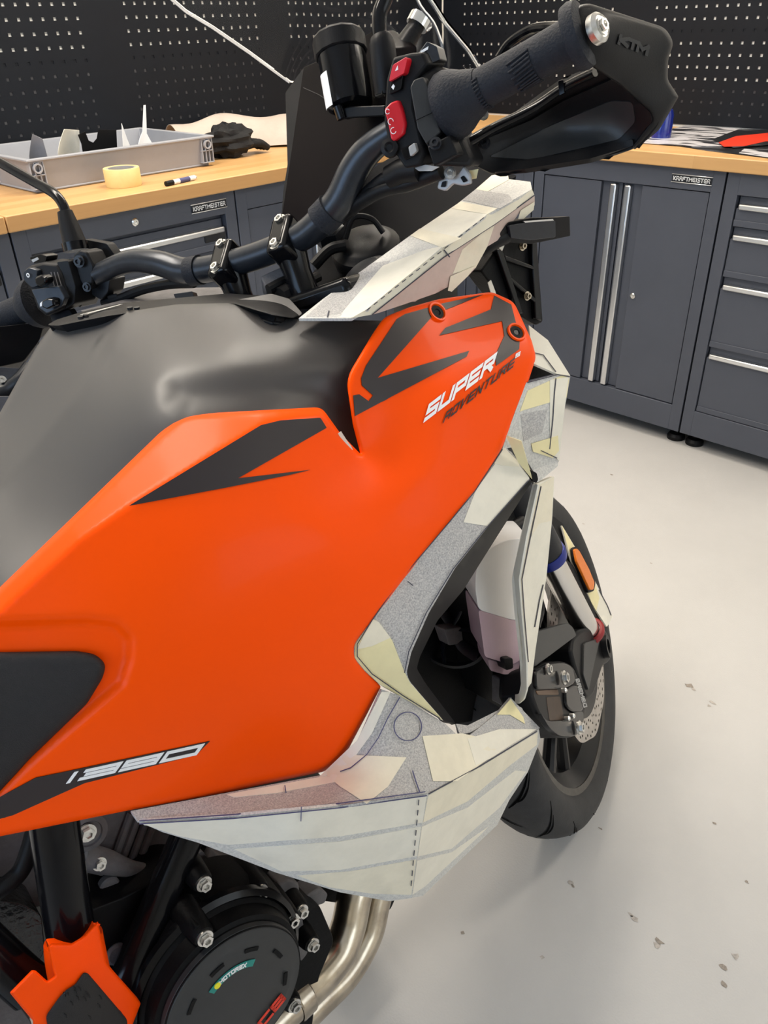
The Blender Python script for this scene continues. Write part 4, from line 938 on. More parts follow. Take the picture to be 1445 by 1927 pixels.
for k in range(3): penline('rib', [(96+6*k, 512), (104+7*k, 545)], 1.5, Surf([(42, 510, 'sx', -.521), (130, 560, 'sx', -.513), (86, 596, 'sx', -.529)]), M['engine'], lsw)
# left mirror and clutch perch
mir = tube('mirror_stem', [SP(-60, 270, -.42), SP(0, 306, -.44), (SP(60, 340, -.45)), SP(100, 363, -.46), SP(118, 385, -.465), SP(126, 410, -.47)], .0065, M['blackg'], bike, 14, 5)
tube('rubber_boot', [SP(122, 398, -.468), SP(130, 425, -.470), SP(141, 458, -.472)], [.0095, .0125, .015], M['blackp'], mir, 18, 4)
tube('boot_ring', [SP(140, 456, -.472), SP(144, 472, -.473)], .0165, M['blackg'], mir, 18, 1)
pc = slab('mirror_perch', cut([(137, 480), (150, 470), (163, 474), (176, 500), (174, 535), (163, 547), (150, 530), (143, 505)], 4), [(137, 480, 'sx', -.492), (176, 500, 'sx', -.488), (163, 547, 'sx', -.495)], SV((.030, 0, 0)), M['blackp'], bike, .004)
bolt('bolt', SP(150, 492, -.494), SV((-1, -.2, 0)), .0075, M['blackm'], pc, .006)
bolt('bolt', SP(164, 540, -.496), SV((-1, -.2, 0)), .006, M['blackm'], pc, .004)
slab('clutch_lever', cut([(155, 450), (200, 458), (219, 484), (205, 490), (190, 475), (160, 466)], 4), [(155, 450, 'sx', -.45), (219, 484, 'sx', -.45), (160, 466, 'sx', -.45)], SV((.015, 0, 0)), M['blackp'], bike, .003)
slab('lever_perch', cut([(178, 520), (207, 525), (203, 550), (190, 565), (168, 552), (160, 560), (150, 580), (135, 560), (160, 545)], 4), [(178, 520, 'sx', -.478), (207, 525, 'sx', -.478), (150, 580, 'sx', -.482)], SV((.03, 0, 0)), M['blackm'], bike, .004)
tube('cable', [SP(195, 570, -.47), SP(225, 562, -.47), SP(270, 545, -.468), (SP(320, 535, -.468)), SP(365, 533, -.47)], .006, M['blackp'], bike, 10)
slab('cable_guide', cut([(200, 556), (218, 552), (224, 566), (205, 572)], 3), [(200, 556, 'sx', -.475), (218, 552, 'sx', -.475), (205, 572, 'sx', -.475)], SV((.012, 0, 0)), M['blackp'], bike, .002)
slab('cockpit_cover', cut([(150, 585), (240, 562), (280, 548), (345, 542), (430, 540), (430, 560), (330, 570), (200, 592)], 4), yl([(150, 585, .16), (430, 540, .12), (330, 570, .10)]), (.03, .04, -.01), M['engine'], bike, .004)
slab('cover_tab', cut([(326, 553), (362, 548), (366, 562), (332, 566)], 2), yl([(326, 553, .05), (362, 548, .04), (332, 566, .045)]), (.01, .01, -.004), M['anod'], bike, .002)
# brake fluid reservoir
ra, rb_ = SP(640, 92, -.415), SP(660, 205, -.43)
ax = ra-rb_; hl = np.linalg.norm(ax)
rs = lathe('brake_reservoir', [(.020, 0), (.0245, .003), (.0255, .010), (.0262, hl*.92), (.022, hl)], rb_, ax, M['blackg'], bike, 36)
lathe('cap', [(.0275, hl*.88), (.0290, hl*.90), (.0290, hl*1.16), (.0275, hl*1.20), (.020, hl*1.21)], rb_, ax, M['blackp'], rs, 14)
u = np.cross(ax, SV((1, 0, 0))); u /= np.linalg.norm(u); SGN = 1 if u @ SV((0, 1, 0)) > 0 else -1; w_ = np.cross(ax/hl, u)
v = []; f = []
for i in range(9):
    a = math.radians(-150+i*7) if True else 0
    for h in (.10, .66): v.append(rb_+ax*h+(SV((-1, 0, 0))*math.cos(math.radians(18+i*6))+u*SGN*math.sin(math.radians(18+i*6)))*.0266)
for i in range(8): f.append((2*i, 2*i+1, 2*i+3, 2*i+2))
RLAB = mk('sticker', v, f, M['white'], rs, True, .0004)
slab('bracket', cut([(640, 205), (660, 200), (724, 198), (724, 218), (655, 222), (648, 225), (640, 220)], 3), [(640, 205, 'sx', -.445), (724, 198, 'sx', -.45), (655, 222, 'sx', -.447)], SV((.01, 0, 0)), M['blackp'], rs, .002)
tube('hose_fitting', [SP(636, 200, -.447), SP(644, 224, -.447)], .0055, M['blackg'], rs, 12, 1)
# right mirror stem
mr = tube('mirror_stem', [SP(745, -60, -.44), SP(724, 0, -.45), SP(714, 30, -.455), SP(715, 75, -.46), SP(720, 100, -.46)], .0075, M['blackg'], bike, 16, 5)
tube('rubber_boot', [SP(715, 68, -.46), SP(719, 85, -.461), SP(724, 140, -.463), SP(726, 178, -.464)], [.010, .0128, .0132, .0110], M['blackp'], mr, 20, 4)
tube('stem_nut', [SP(724, 146, -.463), SP(727, 180, -.464)], .0115, M['blackg'], mr, 6, 1)
# right switch cluster
V2 = SV((.030, -.008, 0))
sw = slab('switch_housing', cut([(738, 108), (770, 100), (795, 98), (806, 120), (782, 150), (778, 200), (790, 250), (800, 290), (790, 312), (762, 318), (748, 298), (730, 272), (721, 228), (726, 150)], 5), [(738, 108, 'sx', -.495), (806, 120, 'sx', -.490), (762, 318, 'sx', -.512)], V2, M['blackp'], bike, .004, 3)
slab('hazard_button', cut([(739, 122), (764, 107), (766, 112), (760, 138), (732, 154), (733, 146)], 3), [(739, 122, 'sx', -.506), (764, 107, 'sx', -.504), (732, 154, 'sx', -.508)], SV((.012, 0, 0)), M['red'], sw, .002)
slab('hazard_icon', [(743, 134), (748, 123), (749, 131)], [(743, 134, 'sx', -.5066), (748, 123, 'sx', -.5062), (749, 131, 'sx', -.5063)], SV((.0005, 0, 0)), M['white'], sw, 0)
slab('push_button', cut([(736, 152), (758, 140), (754, 168), (732, 178)], 3), [(736, 152, 'sx', -.503), (758, 140, 'sx', -.502), (732, 178, 'sx', -.505)], SV((.01, 0, 0)), M['blackg'], sw, .002)
slab('icon', cut([(736, 164), (740, 158), (743, 162), (740, 169)], 1), [(736, 164, 'sx', -.5055), (743, 162, 'sx', -.505), (740, 169, 'sx', -.5058)], SV((.0005, 0, 0)), M['white'], sw, 0)
kb = slab('kill_switch', cut([(722, 206), (734, 193), (748, 188), (756, 205), (763, 232), (759, 252), (740, 266), (735, 262), (730, 236)], 4), [(722, 206, 'sx', -.516), (763, 232, 'sx', -.508), (740, 266, 'sx', -.517)], SV((.016, 0, 0)), M['red'], sw, .003)
KS = Surf([(722, 206, 'sx', -.516), (763, 232, 'sx', -.508), (740, 266, 'sx', -.517)])
for icx, icy, r_, a0, a1 in ((729, 210, 4, .5, 5.8), (735, 229, 5, 1.5, 6.2), (740, 246, 5, .2, 5.0)):
    penline('icon', [(icx+r_*math.cos(a), icy+r_*1.2*math.sin(a)) for a in np.linspace(a0, a1, 10)], 1.3, KS, M['white'], kb, .0014, 3)
lathe('screw', [(.0085, -.006), (.0085, .002), (.005, .003), (.003, .001)], SP(733, 278, -.515), SV((-1, -.3, .1)), M['blackp'], sw, 18)
slab('mode_button', cut([(752, 282), (775, 270), (784, 292), (762, 302)], 3), [(752, 282, 'sx', -.514), (784, 292, 'sx', -.508), (762, 302, 'sx', -.513)], SV((.006, 0, 0)), M['blackg'], sw, .001)
slab('silver_key', cut([(768, 277), (780, 268), (784, 284), (772, 295)], 3), [(768, 277, 'sx', -.519), (784, 284, 'sx', -.516), (772, 295, 'sx', -.519)], SV((.006, 0, 0)), M['greyb'], sw, .002)
slab('top_lever', cut([(781, 108), (803, 78), (811, 82), (822, 88), (828, 112), (810, 120), (784, 134)], 3), [(781, 108, 'sx', -.485), (811, 82, 'sx', -.478), (784, 134, 'sx', -.488)], SV((.02, 0, 0)), M['anod'], sw, .003)
slab('icon', [(791, 96), (806, 87), (805, 93), (791, 101)], [(791, 96, 'sx', -.4835), (806, 87, 'sx', -.481), (791, 101, 'sx', -.4838)], SV((.0005, 0, 0)), M['white'], sw, 0)
th = slab('throttle_housing', cut([(775, 160), (792, 138), (818, 122), (840, 130), (850, 170), (862, 235), (892, 300), (882, 314), (820, 312), (804, 280), (786, 245)], 6), [(775, 160, 'sx', -.500), (840, 130, 'sx', -.470), (882, 314, 'sx', -.480)], SV((.036, .0, 0)), M['blackp'], bike, .006, 3)
slab('cover', cut([(771, 164), (778, 150), (796, 144), (815, 182), (829, 248), (802, 273), (785, 243)], 4), [(771, 164, 'sx', -.508), (815, 182, 'sx', -.501), (802, 273, 'sx', -.510)], SV((.012, 0, 0)), M['clutch'], th, .003)
penline('seam', [(780, 228), (822, 208)], 1.3, Surf([(771, 164, 'sx', -.508), (815, 182, 'sx', -.501), (802, 273, 'sx', -.510)]), M['blackg'], th)
slab('lower_box', cut([(803, 276), (845, 254), (862, 290), (816, 313)], 4), [(803, 276, 'sx', -.514), (845, 254, 'sx', -.506), (816, 313, 'sx', -.514)], SV((.02, 0, 0)), M['blackp'], th, .003)
bolt('bolt', SP(820, 271, -.515), SV((-1, -.2, .3)), .006, M['blackm'], th)
slab('maker_label', [(780, 316), (800, 310), (826, 314), (812, 322), (788, 322)], [(780, 316, 'sx', -.505), (826, 314, 'sx', -.503), (788, 322, 'sx', -.506)], SV((.002, 0, 0)), M['greyb'], th, 0)
for pts, r in (([(735, 335, -.475), (720, 340, -.475), (690, 365, -.468), (660, 395, -.465), (640, 410, -.46)], .0075), ([(830, 322, -.478), (770, 345, -.475), (725, 355, -.475), (690, 372, -.472), (640, 405, -.465)], .008), ([(735, 335, -.475), (760, 322, -.478), (790, 318, -.48)], .013)):
    tube('cable', [SP(x, y, v) for x, y, v in pts], r, M['blackp'], bike, 12)
# hand guard
HB = yl([(1077, 40, -.510), (1110, 20, -.495), (1122, 55, -.500), (1255, 57, -.400), (1268, 80, -.392), (1256, 151, -.385), (1275, 182, -.37), (1224, 215, -.395), (1164, 158, -.445), (1194, 280, -.375)], 'sx')
SH = Surf(HB)
GO = cut([(1076, 40, 14), (1086, 10, 12), (1108, 6, 8), (1252, 52, 14), (1268, 80, 12), (1257, 112, 8), (1256, 150, 8), (1277, 182, 4), (1240, 245, 8), (1194, 282, 4), (1188, 276, 3), (1227, 226, 8), (1222, 209, 10), (1164, 158), (1111, 124, 10), (1090, 95), (1078, 65)], 6)
SH.outline, SH.roll = GO, (9, .006)
hg = patch('hand_guard', GO, SH, M['blackp'], bike, 8, .008)
lettering('lettering', 'KTM', (1164, 84), (52, 21), (5, -20), SH, M['blackm'], hg, .17, 1.0, .12, .002)
bc = SP(1122, 55, -.504); bn = SV((-.38, -.92, .05))
lathe('end_washer', [(.0125, -.002), (.0125, .0035), (.0095, .0065), (.009, .0055), (.004, .0055)], bc, bn, M['bolt'], hg, 36)
bolt('bar_end_bolt', bc+bn*.0055, bn, .0072, M['chrome'], hg, .004)
SO2 = [(900, 258), (938, 240), (1051, 160), (1126, 128), (1164, 158), (1224, 212), (1227, 228), (1192, 280), (1111, 301), (990, 320), (925, 326), (895, 312)]
SSH = Surf(yl([(900, 258, -.43), (895, 312, -.425), (1051, 160, -.42), (1126, 128, -.435), (1224, 215, -.392), (1192, 280, -.372), (1111, 301, -.39), (990, 320, -.41), (1060, 235, -.375), (1150, 220, -.375), (960, 275, -.40)], 'sx'))
sh_ = patch('guard_shield', cut(SO2, 6), SSH, M['blackp'], bike, 10, .005)
patch('shield_rib', cut([(900, 268), (1000, 226), (1060, 190), (1150, 150), (1165, 160), (1080, 190), (1010, 236), (905, 280)], 3), SSH, M['blackp'], sh_, 12, .004, .004)
patch('shield_rib', cut([(990, 300), (1111, 282), (1190, 262), (1192, 274), (1111, 298), (985, 318), (930, 324)], 3), SSH, M['blackp'], sh_, 12, .004, .005)
patch('matt_inlay', cut([(920, 295), (1040, 235), (1150, 190), (1190, 192), (1195, 230), (1165, 262), (1000, 300)], 8), SSH, M['clutch'], sh_, 12, .001, .0012)
tube('brake_lever', [SP(880, 268, -.455), SP(930, 240, -.438), SP(1000, 205, -.43), SP(1060, 165, -.432), SP(1120, 135, -.44)], [.009, .008, .0075, .007, .007], M['blackg'], bike, 14, 5, .6)
slab('lever_bridge', cut([(1050, 152), (1060, 150), (1062, 175), (1052, 180)], 2), [(1050, 152, 'sx', -.44), (1062, 175, 'sx', -.44), (1052, 180, 'sx', -.44)], SV((.006, 0, 0)), M['blackg'], bike, .001)
tube('guard_tube', [SP(938, 110, -.40), SP(960, 80, -.40), SP(1000, 55, -.41), SP(1040, 50, -.43), SP(1075, 50, -.46)], .0045, M['blackg'], bike, 10)
bolt('bolt', SP(912, 270, -.432), SV((-1, -.3, .2)), .006, M['blackm'], bike); bolt('bolt', SP(910, 217, -.44), SV((-1, -.3, .2)), .005, M['bolt'], bike)
# grey bracket under the switch cluster
br = slab('cable_bracket', cut([(822, 355), (826, 332), (838, 322), (846, 335), (860, 328), (872, 312), (884, 328), (886, 346), (870, 350), (852, 346), (838, 360)], 4), [(822, 355, 'sx', -.475), (872, 312, 'sx', -.47), (886, 346, 'sx', -.472)], SV((.006, 0, 0)), M['greyb'], bike, .002)
slab('slot', cut([(829, 352), (832, 342), (840, 340), (838, 352)], 2), [(829, 352, 'sx', -.4762), (840, 340, 'sx', -.4757), (838, 352, 'sx', -.476)], SV((.0006, 0, 0)), M['engdark'], br, 0)
slab('slot', cut([(866, 334), (872, 330), (880, 340), (872, 344)], 2), [(866, 334, 'sx', -.473), (880, 340, 'sx', -.4735), (872, 344, 'sx', -.474)], SV((.0006, 0, 0)), M['engdark'], br, 0)
bolt('bolt', SP(847, 326, -.478), SV((-1, -.3, .2)), .006, M['bolt'], br)
patch('tape_strip', [(878, 322), (900, 318), (896, 336), (884, 338)], Surf([(878, 322, 'sx', -.46), (900, 318, 'sx', -.46), (896, 336, 'sx', -.46)]), M['yellow'], br, 8, .0006)
# front frame ahead of the tank and turn signal
slab('headlight_bracket', cut([(905, 510), (955, 440), (1005, 430), (1012, 470), (1022, 606, 5), (1010, 612), (985, 598), (940, 556)], 4), yl([(905, 510, -.14), (1005, 430, -.13), (1022, 606, -.13)]), (0, .03, 0), M['engdark'], bike, .003)
for q in ([(1000, 440), (1010, 440), (1020, 604), (1008, 600)], [(935, 470), (945, 466), (985, 590), (975, 590)], [(950, 480), (1005, 500), (1006, 508), (952, 490)], [(960, 520), (1008, 560), (1008, 570), (962, 530)]):
    slab('bracket_rib', q, yl([(905, 510, -.148), (1005, 430, -.138), (1022, 606, -.138)]), (0, .012, 0), M['blackg'], bike, .0015)
bolt('bolt', P(990, 557, 'y', -.14), (0, -1, 0), .006, M['steel'], bike); bolt('bolt', P(981, 463, 'y', -.14), (0, -1, 0), .006, M['steel'], bike)
patch('tape_strip', [(925, 555), (918, 532), (924, 527), (932, 548), (934, 556)], Surf(yl([(925, 555, -.16), (918, 532, -.16), (934, 556, -.16)])), M['creamw'], bike, 8, .0008)
patch('tape_strip', [(918, 466), (940, 455), (950, 460), (945, 472), (938, 465), (928, 472)], Surf(yl([(918, 466, -.18), (950, 460, -.18), (938, 472, -.18)])), M['creamw'], bike, 8, .0008)
ts = slab('turn_signal', cut([(940, 440), (958, 418), (1000, 410), (1045, 409), (1072, 407, 2), (1073, 444, 2), (1045, 450), (1000, 459), (960, 456), (945, 450)], 4), yl([(940, 440, -.195), (1072, 407, -.205), (960, 456, -.19)]), (.01, .028, 0), M['blackp'], bike, .004)
slab('lens', cut([(958, 424), (1000, 417), (1045, 415), (1046, 446), (1000, 452), (962, 448)], 3), yl([(940, 440, -.2), (1072, 407, -.21), (960, 456, -.195)]), (0, .004, 0), M['anod'], ts, .002)
slab('lens_edge', [(985, 416), (1040, 412), (1042, 415), (988, 419)], yl([(940, 440, -.201), (1072, 407, -.211), (960, 456, -.196)]), (0, .002, 0), M['alu'], ts, 0)
tube('signal_stalk', [P(900, 470, 'y', -.17), P(925, 452, 'y', -.18), P(950, 440, 'y', -.185)], .012, M['blackp'], ts, 14)

# ------------------------------------------------------------------ front wheel (fork frame)
AXC = S((0, 0, .327)); AXD = SV((0, 1, 0))
FX = SV((1, 0, 0)); FZ = SV((0, 0, 1))
wh = lathe('front_wheel', [(.240, -.046), (.257, -.047), (.257, -.042), (.236, -.038), (.222, -.018), (.222, .018), (.236, .038), (.257, .042), (.257, .047), (.240, .046), (.214, .024), (.212, 0), (.214, -.024)], AXC, AXD, M['rim'], bike, 72, cap=False)
half = [(.248, .043), (.257, .053), (.272, .0590), (.288, .0600), (.303, .0545), (.315, .044), (.3225, .029), (.3262, .013)]
ty = lathe('tyre', [(r, -h) for r, h in half]+[(.327, 0)]+[(r, h) for r, h in half[::-1]]+[(.25, .03), (.25, -.03)], AXC, AXD, M['tyre'], wh, 96, cap=False)
lathe('rim_lip', [(.241, -.0475), (.256, -.0490), (.2585, -.0470), (.256, -.043), (.241, -.044)], AXC, AXD, M['rimlip'], wh, 72, cap=False)
prof = np.array([(r, -h) for r, h in half[2:]]+[(.327, 0)]+[(r, h) for r, h in half[::-1][:6]])
def tyrepos(th, s):
    i = np.clip(s, 0, 1)*(len(prof)-1); k = int(min(i, len(prof)-2)); r, h = prof[k]+(prof[k+1]-prof[k])*(i-k)
    return AXC+AXD*h+(FX*math.cos(th)+FZ*math.sin(th))*(r+.0012)
def groove(th0, th1, s0, s1, w, bow):
    v = []; f = []; n = 16
    for i in range(n+1):
        u = i/n; s = s0+(s1-s0)*u; th = th0+(th1-th0)*u+bow*math.sin(math.pi*u); ww = w*math.sin(math.pi*min(max(u, .06), .94))**.5
        v += [tyrepos(th-ww, s), tyrepos(th+ww, s)]
    for i in range(n): f.append((2*i, 2*i+1, 2*i+3, 2*i+2))
    mk('tread_groove', v, f, M['groove'], ty, True)
for k in range(16):
    a = 2*math.pi*k/16
    groove(a, a+.30, .12, .50, .011, .05); groove(a+.20, a+.50, .88, .50, .011, .05); groove(a+.10, a+.26, .18, .40, .009, .04); groove(a+.28, a+.44, .82, .6, .009, .04)
hub = lathe('hub', [(.030, -.06), (.048, -.050), (.052, -.04), (.042, -.02), (.042, .02), (.052, .04), (.048, .05), (.030, .06)], AXC, AXD, M['rim'], wh, 40)
for k in range(5):
    for e in (-.16, .16):
        a = 2*math.pi*k/5+.35
        def rp(r, th, h=0): return AXC+AXD*h+(FX*math.cos(th)+FZ*math.sin(th))*r
        tube('spoke', [rp(.035, a+e*.6, -.022), rp(.12, a+e, -.018), rp(.218, a+e*1.25, -.012)], [.015, .012, .014], M['rim'], wh, 10, 4)
def discmesh(h):
    v = []; f = []; n, m = 150, 10; r0, r1 = .118, .160
    for i in range(n):
        for j in range(m+1):
            r = r0+(r1-r0)*j/m
            if j == m: r += .0022*math.sin(i*2*math.pi/n*10)
            th = 2*math.pi*i/n; v.append(AXC+AXD*h+(FX*math.cos(th)+FZ*math.sin(th))*r)
    for i in range(n):
        for j in range(m):
            if (i % 5 == 0 and j in (2, 7)) or (i % 5 == 2 and j in (4,)) or (i % 5 == 3 and j in (8, 1)): continue
            f.append((i*(m+1)+j, ((i+1) % n)*(m+1)+j, ((i+1) % n)*(m+1)+j+1, i*(m+1)+j+1))
    return mk('brake_disc', v, f, M['disc'], bike, False, .004, off=0)
ds = discmesh(-.072)
lathe('disc_carrier', [(.055, -.062), (.075, -.070), (.118, -.074), (.118, -.069), (.075, -.064), (.055, -.056)], AXC, AXD, M['rim'], ds, 40, cap=False)
lathe('axle', [(.014, -.13), (.014, .13)], AXC, AXD, M['blackm'], bike, 20)
# fork legs: silver tube, blue ring, red seal, black lower
fd = SV((-math.sin(RAKE), 0, math.cos(RAKE)))
f0 = P(1104, 1186, 'sy', -.118); f1 = P(1022, 1030, 'sy', -.118)
fdir = (f1-f0)/np.linalg.norm(f1-f0)
fk = tube('fork_tube', [f0-fdir*.01, f1+fdir*.03], .0225, M['fork'], bike, 32, 1)
lathe('blue_ring', [(.0235, 0), (.030, .001), (.0315, .012), (.030, .020), (.0235, .021)], P(1034, 1052, 'sy', -.118), fdir, M['blue'], fk, 32, cap=False)
lathe('upper_tube', [(.029, .018), (.029, .30)], P(1034, 1052, 'sy', -.118), fdir, M['blackm'], fk, 28)
lathe('seal', [(.024, -.002), (.030, -.004), (.031, .001), (.028, .005), (.024, .006)], f0-fdir*.004, fdir, M['redseal'], fk, 32, cap=False)
tube('fork_tube', [S((-.043+.03, .118, .36)), S((-.043-.12, .118, .62))], .0225, M['fork'], bike, 24, 1)
Cst = [(1078, 1200), (1092, 1185), (1122, 1178), (1135, 1178), (1146, 1195), (1152, 1217), (1150, 1244), (1135, 1254), (1124, 1290), (1116, 1312), (1104, 1316), (1094, 1290), (1082, 1254), (1075, 1225)]
cst = slab('fork_lower', cut(Cst, 6), [(1078, 1200, 'sy', -.135), (1152, 1217, 'sy', -.13), (1104, 1316, 'sy', -.135)], SV((0, .05, 0)), M['blackp'], bike, .006, 3)
lathe('axle_clamp', [(.017, 0), (.021, .003), (.021, .016), (.013, .016), (.013, .004)], P(1139, 1217, 'sy', -.135)+SV((0, .010, 0)), SV((.1, -1, 0)), M['blackp'], cst, 28, cap=False)
slab('casting_rib', cut([(1100, 1210), (1130, 1200), (1118, 1250), (1108, 1300), (1098, 1270)], 4), [(1078, 1200, 'sy', -.139), (1152, 1217, 'sy', -.134), (1104, 1316, 'sy', -.139)], SV((0, .006, 0)), M['clutch'], cst, .003)
slab('cable_bracket', cut([(1005, 1190), (1068, 1172), (1078, 1180), (1085, 1196), (1005, 1256)], 4), [(1005, 1190, 'sy', -.142), (1078, 1180, 'sy', -.138), (1005, 1256, 'sy', -.142)], SV((0, .01, 0)), M['clutch'], bike, .002)
Cal = [(1002, 1262), (1032, 1246), (1062, 1243), (1079, 1251), (1089, 1274), (1103, 1318), (1102, 1345), (1098, 1376, 8), (1081, 1389), (1051, 1388), (1032, 1371), (1013, 1345), (1001, 1311)]
CS_ = [(1002, 1262, 'sy', -.148), (1089, 1274, 'sy', -.140), (1051, 1388, 'sy', -.148)]
cal = slab('brake_caliper', cut(Cal, 8), CS_, SV((0, .05, 0)), M['blackp'], bike, .007, 3)
SCal = Surf(CS_)
slab('pad_window', cut([(1028, 1312), (1054, 1310), (1062, 1355), (1034, 1357)], 3), Surf([(1002, 1262, 'sy', -.1486), (1089, 1274, 'sy', -.1406), (1051, 1388, 'sy', -.1486)]), SV((0, .002, 0)), mat('brown_pad', (.045, .022, .010), .5, var=.3, vs=80), cal, .0005)
slab('pad_pin', cut([(1008, 1299), (1050, 1297), (1052, 1308), (1012, 1308)], 3), Surf([(1002, 1262, 'sy', -.149), (1089, 1274, 'sy', -.141), (1051, 1388, 'sy', -.149)]), SV((0, .004, 0)), mat('bronze_pin', (.10, .05, .02), .35, .7), cal, .001)
for q in ([(1008, 1262), (1032, 1249), (1062, 1246), (1078, 1254), (1084, 1285), (1066, 1296), (1010, 1298)], [(1016, 1340), (1030, 1358), (1064, 1356), (1080, 1340), (1099, 1338), (1096, 1374), (1081, 1386), (1052, 1385), (1034, 1370)], [(1064, 1296), (1086, 1286), (1100, 1320), (1098, 1340), (1078, 1342), (1066, 1330)]):
    slab('caliper_lobe', cut(q, 8), Surf([(1002, 1262, 'sy', -.153), (1089, 1274, 'sy', -.145), (1051, 1388, 'sy', -.153)]), SV((0, .008, 0)), M['blackg'], cal, .0035, 3)
SCal = Surf([(1002, 1262, 'sy', -.153), (1089, 1274, 'sy', -.145), (1051, 1388, 'sy', -.153)])
lettering('lettering', 'BREMBO', (1083, 1279), (15, 52), (7, -2), SCal, M['greyb'], cal, .12, .8, .35, .002)
for bx, by in ((1059, 1275), (1088, 1369)): bolt('bolt', P(bx, by, 'sy', -.153), SV((0, -1, 0)), .0105, M['bolt'], cal, .008)
bolt('bolt', P(1030, 1259, 'sy', -.153), SV((0, -1, 0)), .008, M['bolt'], cal, .006)
for bx, by in ((1057, 1299), (1072, 1347), (1063, 1352)): lathe('bleed_screw', [(.004, 0), (.004, .006), (.002, .008)], P(bx, by, 'sy', -.150), SV((0, -1, 0)), M['bolt'], cal, 12)
# mudguard
SMG = Surf([(1020, 965, 'sy', -.080), (1060, 986, 'sy', -.088), (1078, 1058, 'sy', -.095), (1140, 1178, 'sy', -.10), (1062, 1100, 'sy', -.085)])
mgd = patch('mudguard', cut([(1010, 960), (1042, 972), (1060, 986), (1070, 1035), (1078, 1058), (1120, 1143), (1140, 1180), (1125, 1180), (1095, 1165), (1052, 1080), (1030, 1010)], 4), SMG, M['blackp'], bike, 8, .004)
SMC = Surf([(1057, 988, 'sy', -.092), (1081, 1028, 'sy', -.098), (1127, 1108, 'sy', -.108), (1152, 1160, 'sy', -.112), (1118, 1143, 'sy', -.102), (1075, 1057, 'sy', -.098)])
mcv = patch('mockup_cover', cut([(1057, 988), (1081, 1028), (1098, 1050), (1127, 1108), (1153, 1160, 2), (1142, 1180, 2), (1118, 1143), (1076, 1057), (1069, 1035)], 2), SMC, M['creamw'], mgd, 8, .003)
strip([(1058, 990), (1080, 1028), (1082, 1050), (1076, 1057), (1070, 1035)], SMC, M['yellow'], mcv)
strip([(1100, 1100), (1120, 1100), (1128, 1125), (1122, 1150), (1112, 1132)], SMC, M['yellow'], mcv)
penline('pen_line', [(1127, 1110), (1143, 1140), (1150, 1158)], 1.2, SMC, M['ink'], mcv)
rf_ = slab('reflector', cut([(1078, 1032), (1084, 1028), (1092, 1034), (1110, 1068), (1121, 1096), (1118, 1112), (1108, 1116), (1095, 1085), (1082, 1056)], 3), [(1078, 1032, 'sy', -.104), (1121, 1096, 'sy', -.112), (1108, 1116, 'sy', -.111)], SV((0, .006, 0)), M['blackp'], mgd, .001)
slab('amber_lens', cut([(1082, 1034), (1086, 1032), (1091, 1037), (1109, 1071), (1119, 1096), (1117, 1110), (1111, 1110), (1098, 1082), (1086, 1056)], 3), [(1078, 1032, 'sy', -.108), (1121, 1096, 'sy', -.116), (1108, 1116, 'sy', -.115)], SV((0, .005, 0)), M['amber'], rf_, .001)
slab('fork_guard', cut([(1048, 1052), (1062, 1050), (1078, 1062), (1118, 1145), (1128, 1178), (1112, 1172), (1096, 1155), (1052, 1075)], 5), [(1048, 1052, 'sy', -.10), (1078, 1062, 'sy', -.10), (1128, 1178, 'sy', -.108)], SV((0, .02, 0)), M['fabric'], bike, .004)
tube('brake_hose', [P(990, 1030, 'sy', -.14), P(1002, 1080, 'sy', -.145), P(1018, 1140, 'sy', -.145), P(1010, 1180, 'sy', -.145)], .005, M['blackp'], bike, 10)
slab('lower_bracket', cut([(945, 1280), (985, 1270), (985, 1320), (960, 1318), (945, 1330)], 4), yl([(945, 1280, -.2), (985, 1270, -.2), (945, 1330, -.2)]), (0, .02, 0), M['engine'], bike, .003)

# ------------------------------------------------------------------ engine, frame, exhaust
slab('crankcase', cut([(150, 1720), (230, 1690), (330, 1640), (470, 1640), (600, 1700), (630, 1770), (600, 1840), (580, 1990), (120, 1990)], 14), yl([(150, 1720, -.16), (600, 1700, -.16), (350, 1990, -.17)]), (0, .30, 0), M['engdark'], bike, .012, 3)
slab('cylinder_head', cut([(150, 1480), (330, 1470), (330, 1600), (300, 1650), (250, 1690), (170, 1700)], 8), yl([(150, 1480, -.10), (330, 1470, -.10), (250, 1690, -.10)]), (.03, .22, 0), M['engine'], bike, .008)
slab('cylinder', cut([(330, 1500), (640, 1500), (640, 1700), (480, 1680), (380, 1680), (300, 1660)], 8), yl([(330, 1500, -.08), (640, 1500, -.08), (480, 1680, -.08)]), (.03, .2, 0), M['engdark'], bike, .008)
for x in (247, 262, 280, 296):
    tube('cooling_rib', [P(x, 1530, 'y', -.105), P(x-34, 1622, 'y', -.105)], .0045, M['engine'], bike, 8, 1)
wsx = lathe('frame_washer', [(.020, 0), (.020, .006), (.014, .008), (.013, .006)], P(163, 1563, 'y', -.135), (0, -1, .1), M['engine'], bike, 32)
bolt('bolt', P(163, 1566, 'y', -.143), (0, -1, .1), .0095, M['bolt'], wsx, .008)
tube('linkage_rod', [P(150, 1610, 'y', -.125), P(200, 1622, 'y', -.125), P(250, 1636, 'y', -.125), P(300, 1642, 'y', -.125)], [.014, .013, .009, .009], M['engine'], bike, 16)
slab('brake_master', cut([(150, 1598), (195, 1605), (205, 1625), (195, 1650), (150, 1640)], 6), yl([(150, 1598, -.13), (205, 1625, -.13), (150, 1640, -.13)]), (0, .03, 0), M['engine'], bike, .004)
bolt('bolt', P(186, 1624, 'y', -.135), (0, -1, .1), .0075, M['bolt'], bike, .008)
lathe('round_boss', [(.011, 0), (.011, .008), (.009, .010)], P(202, 1662, 'y', -.125), (0, -1, .1), M['engine'], bike, 24)
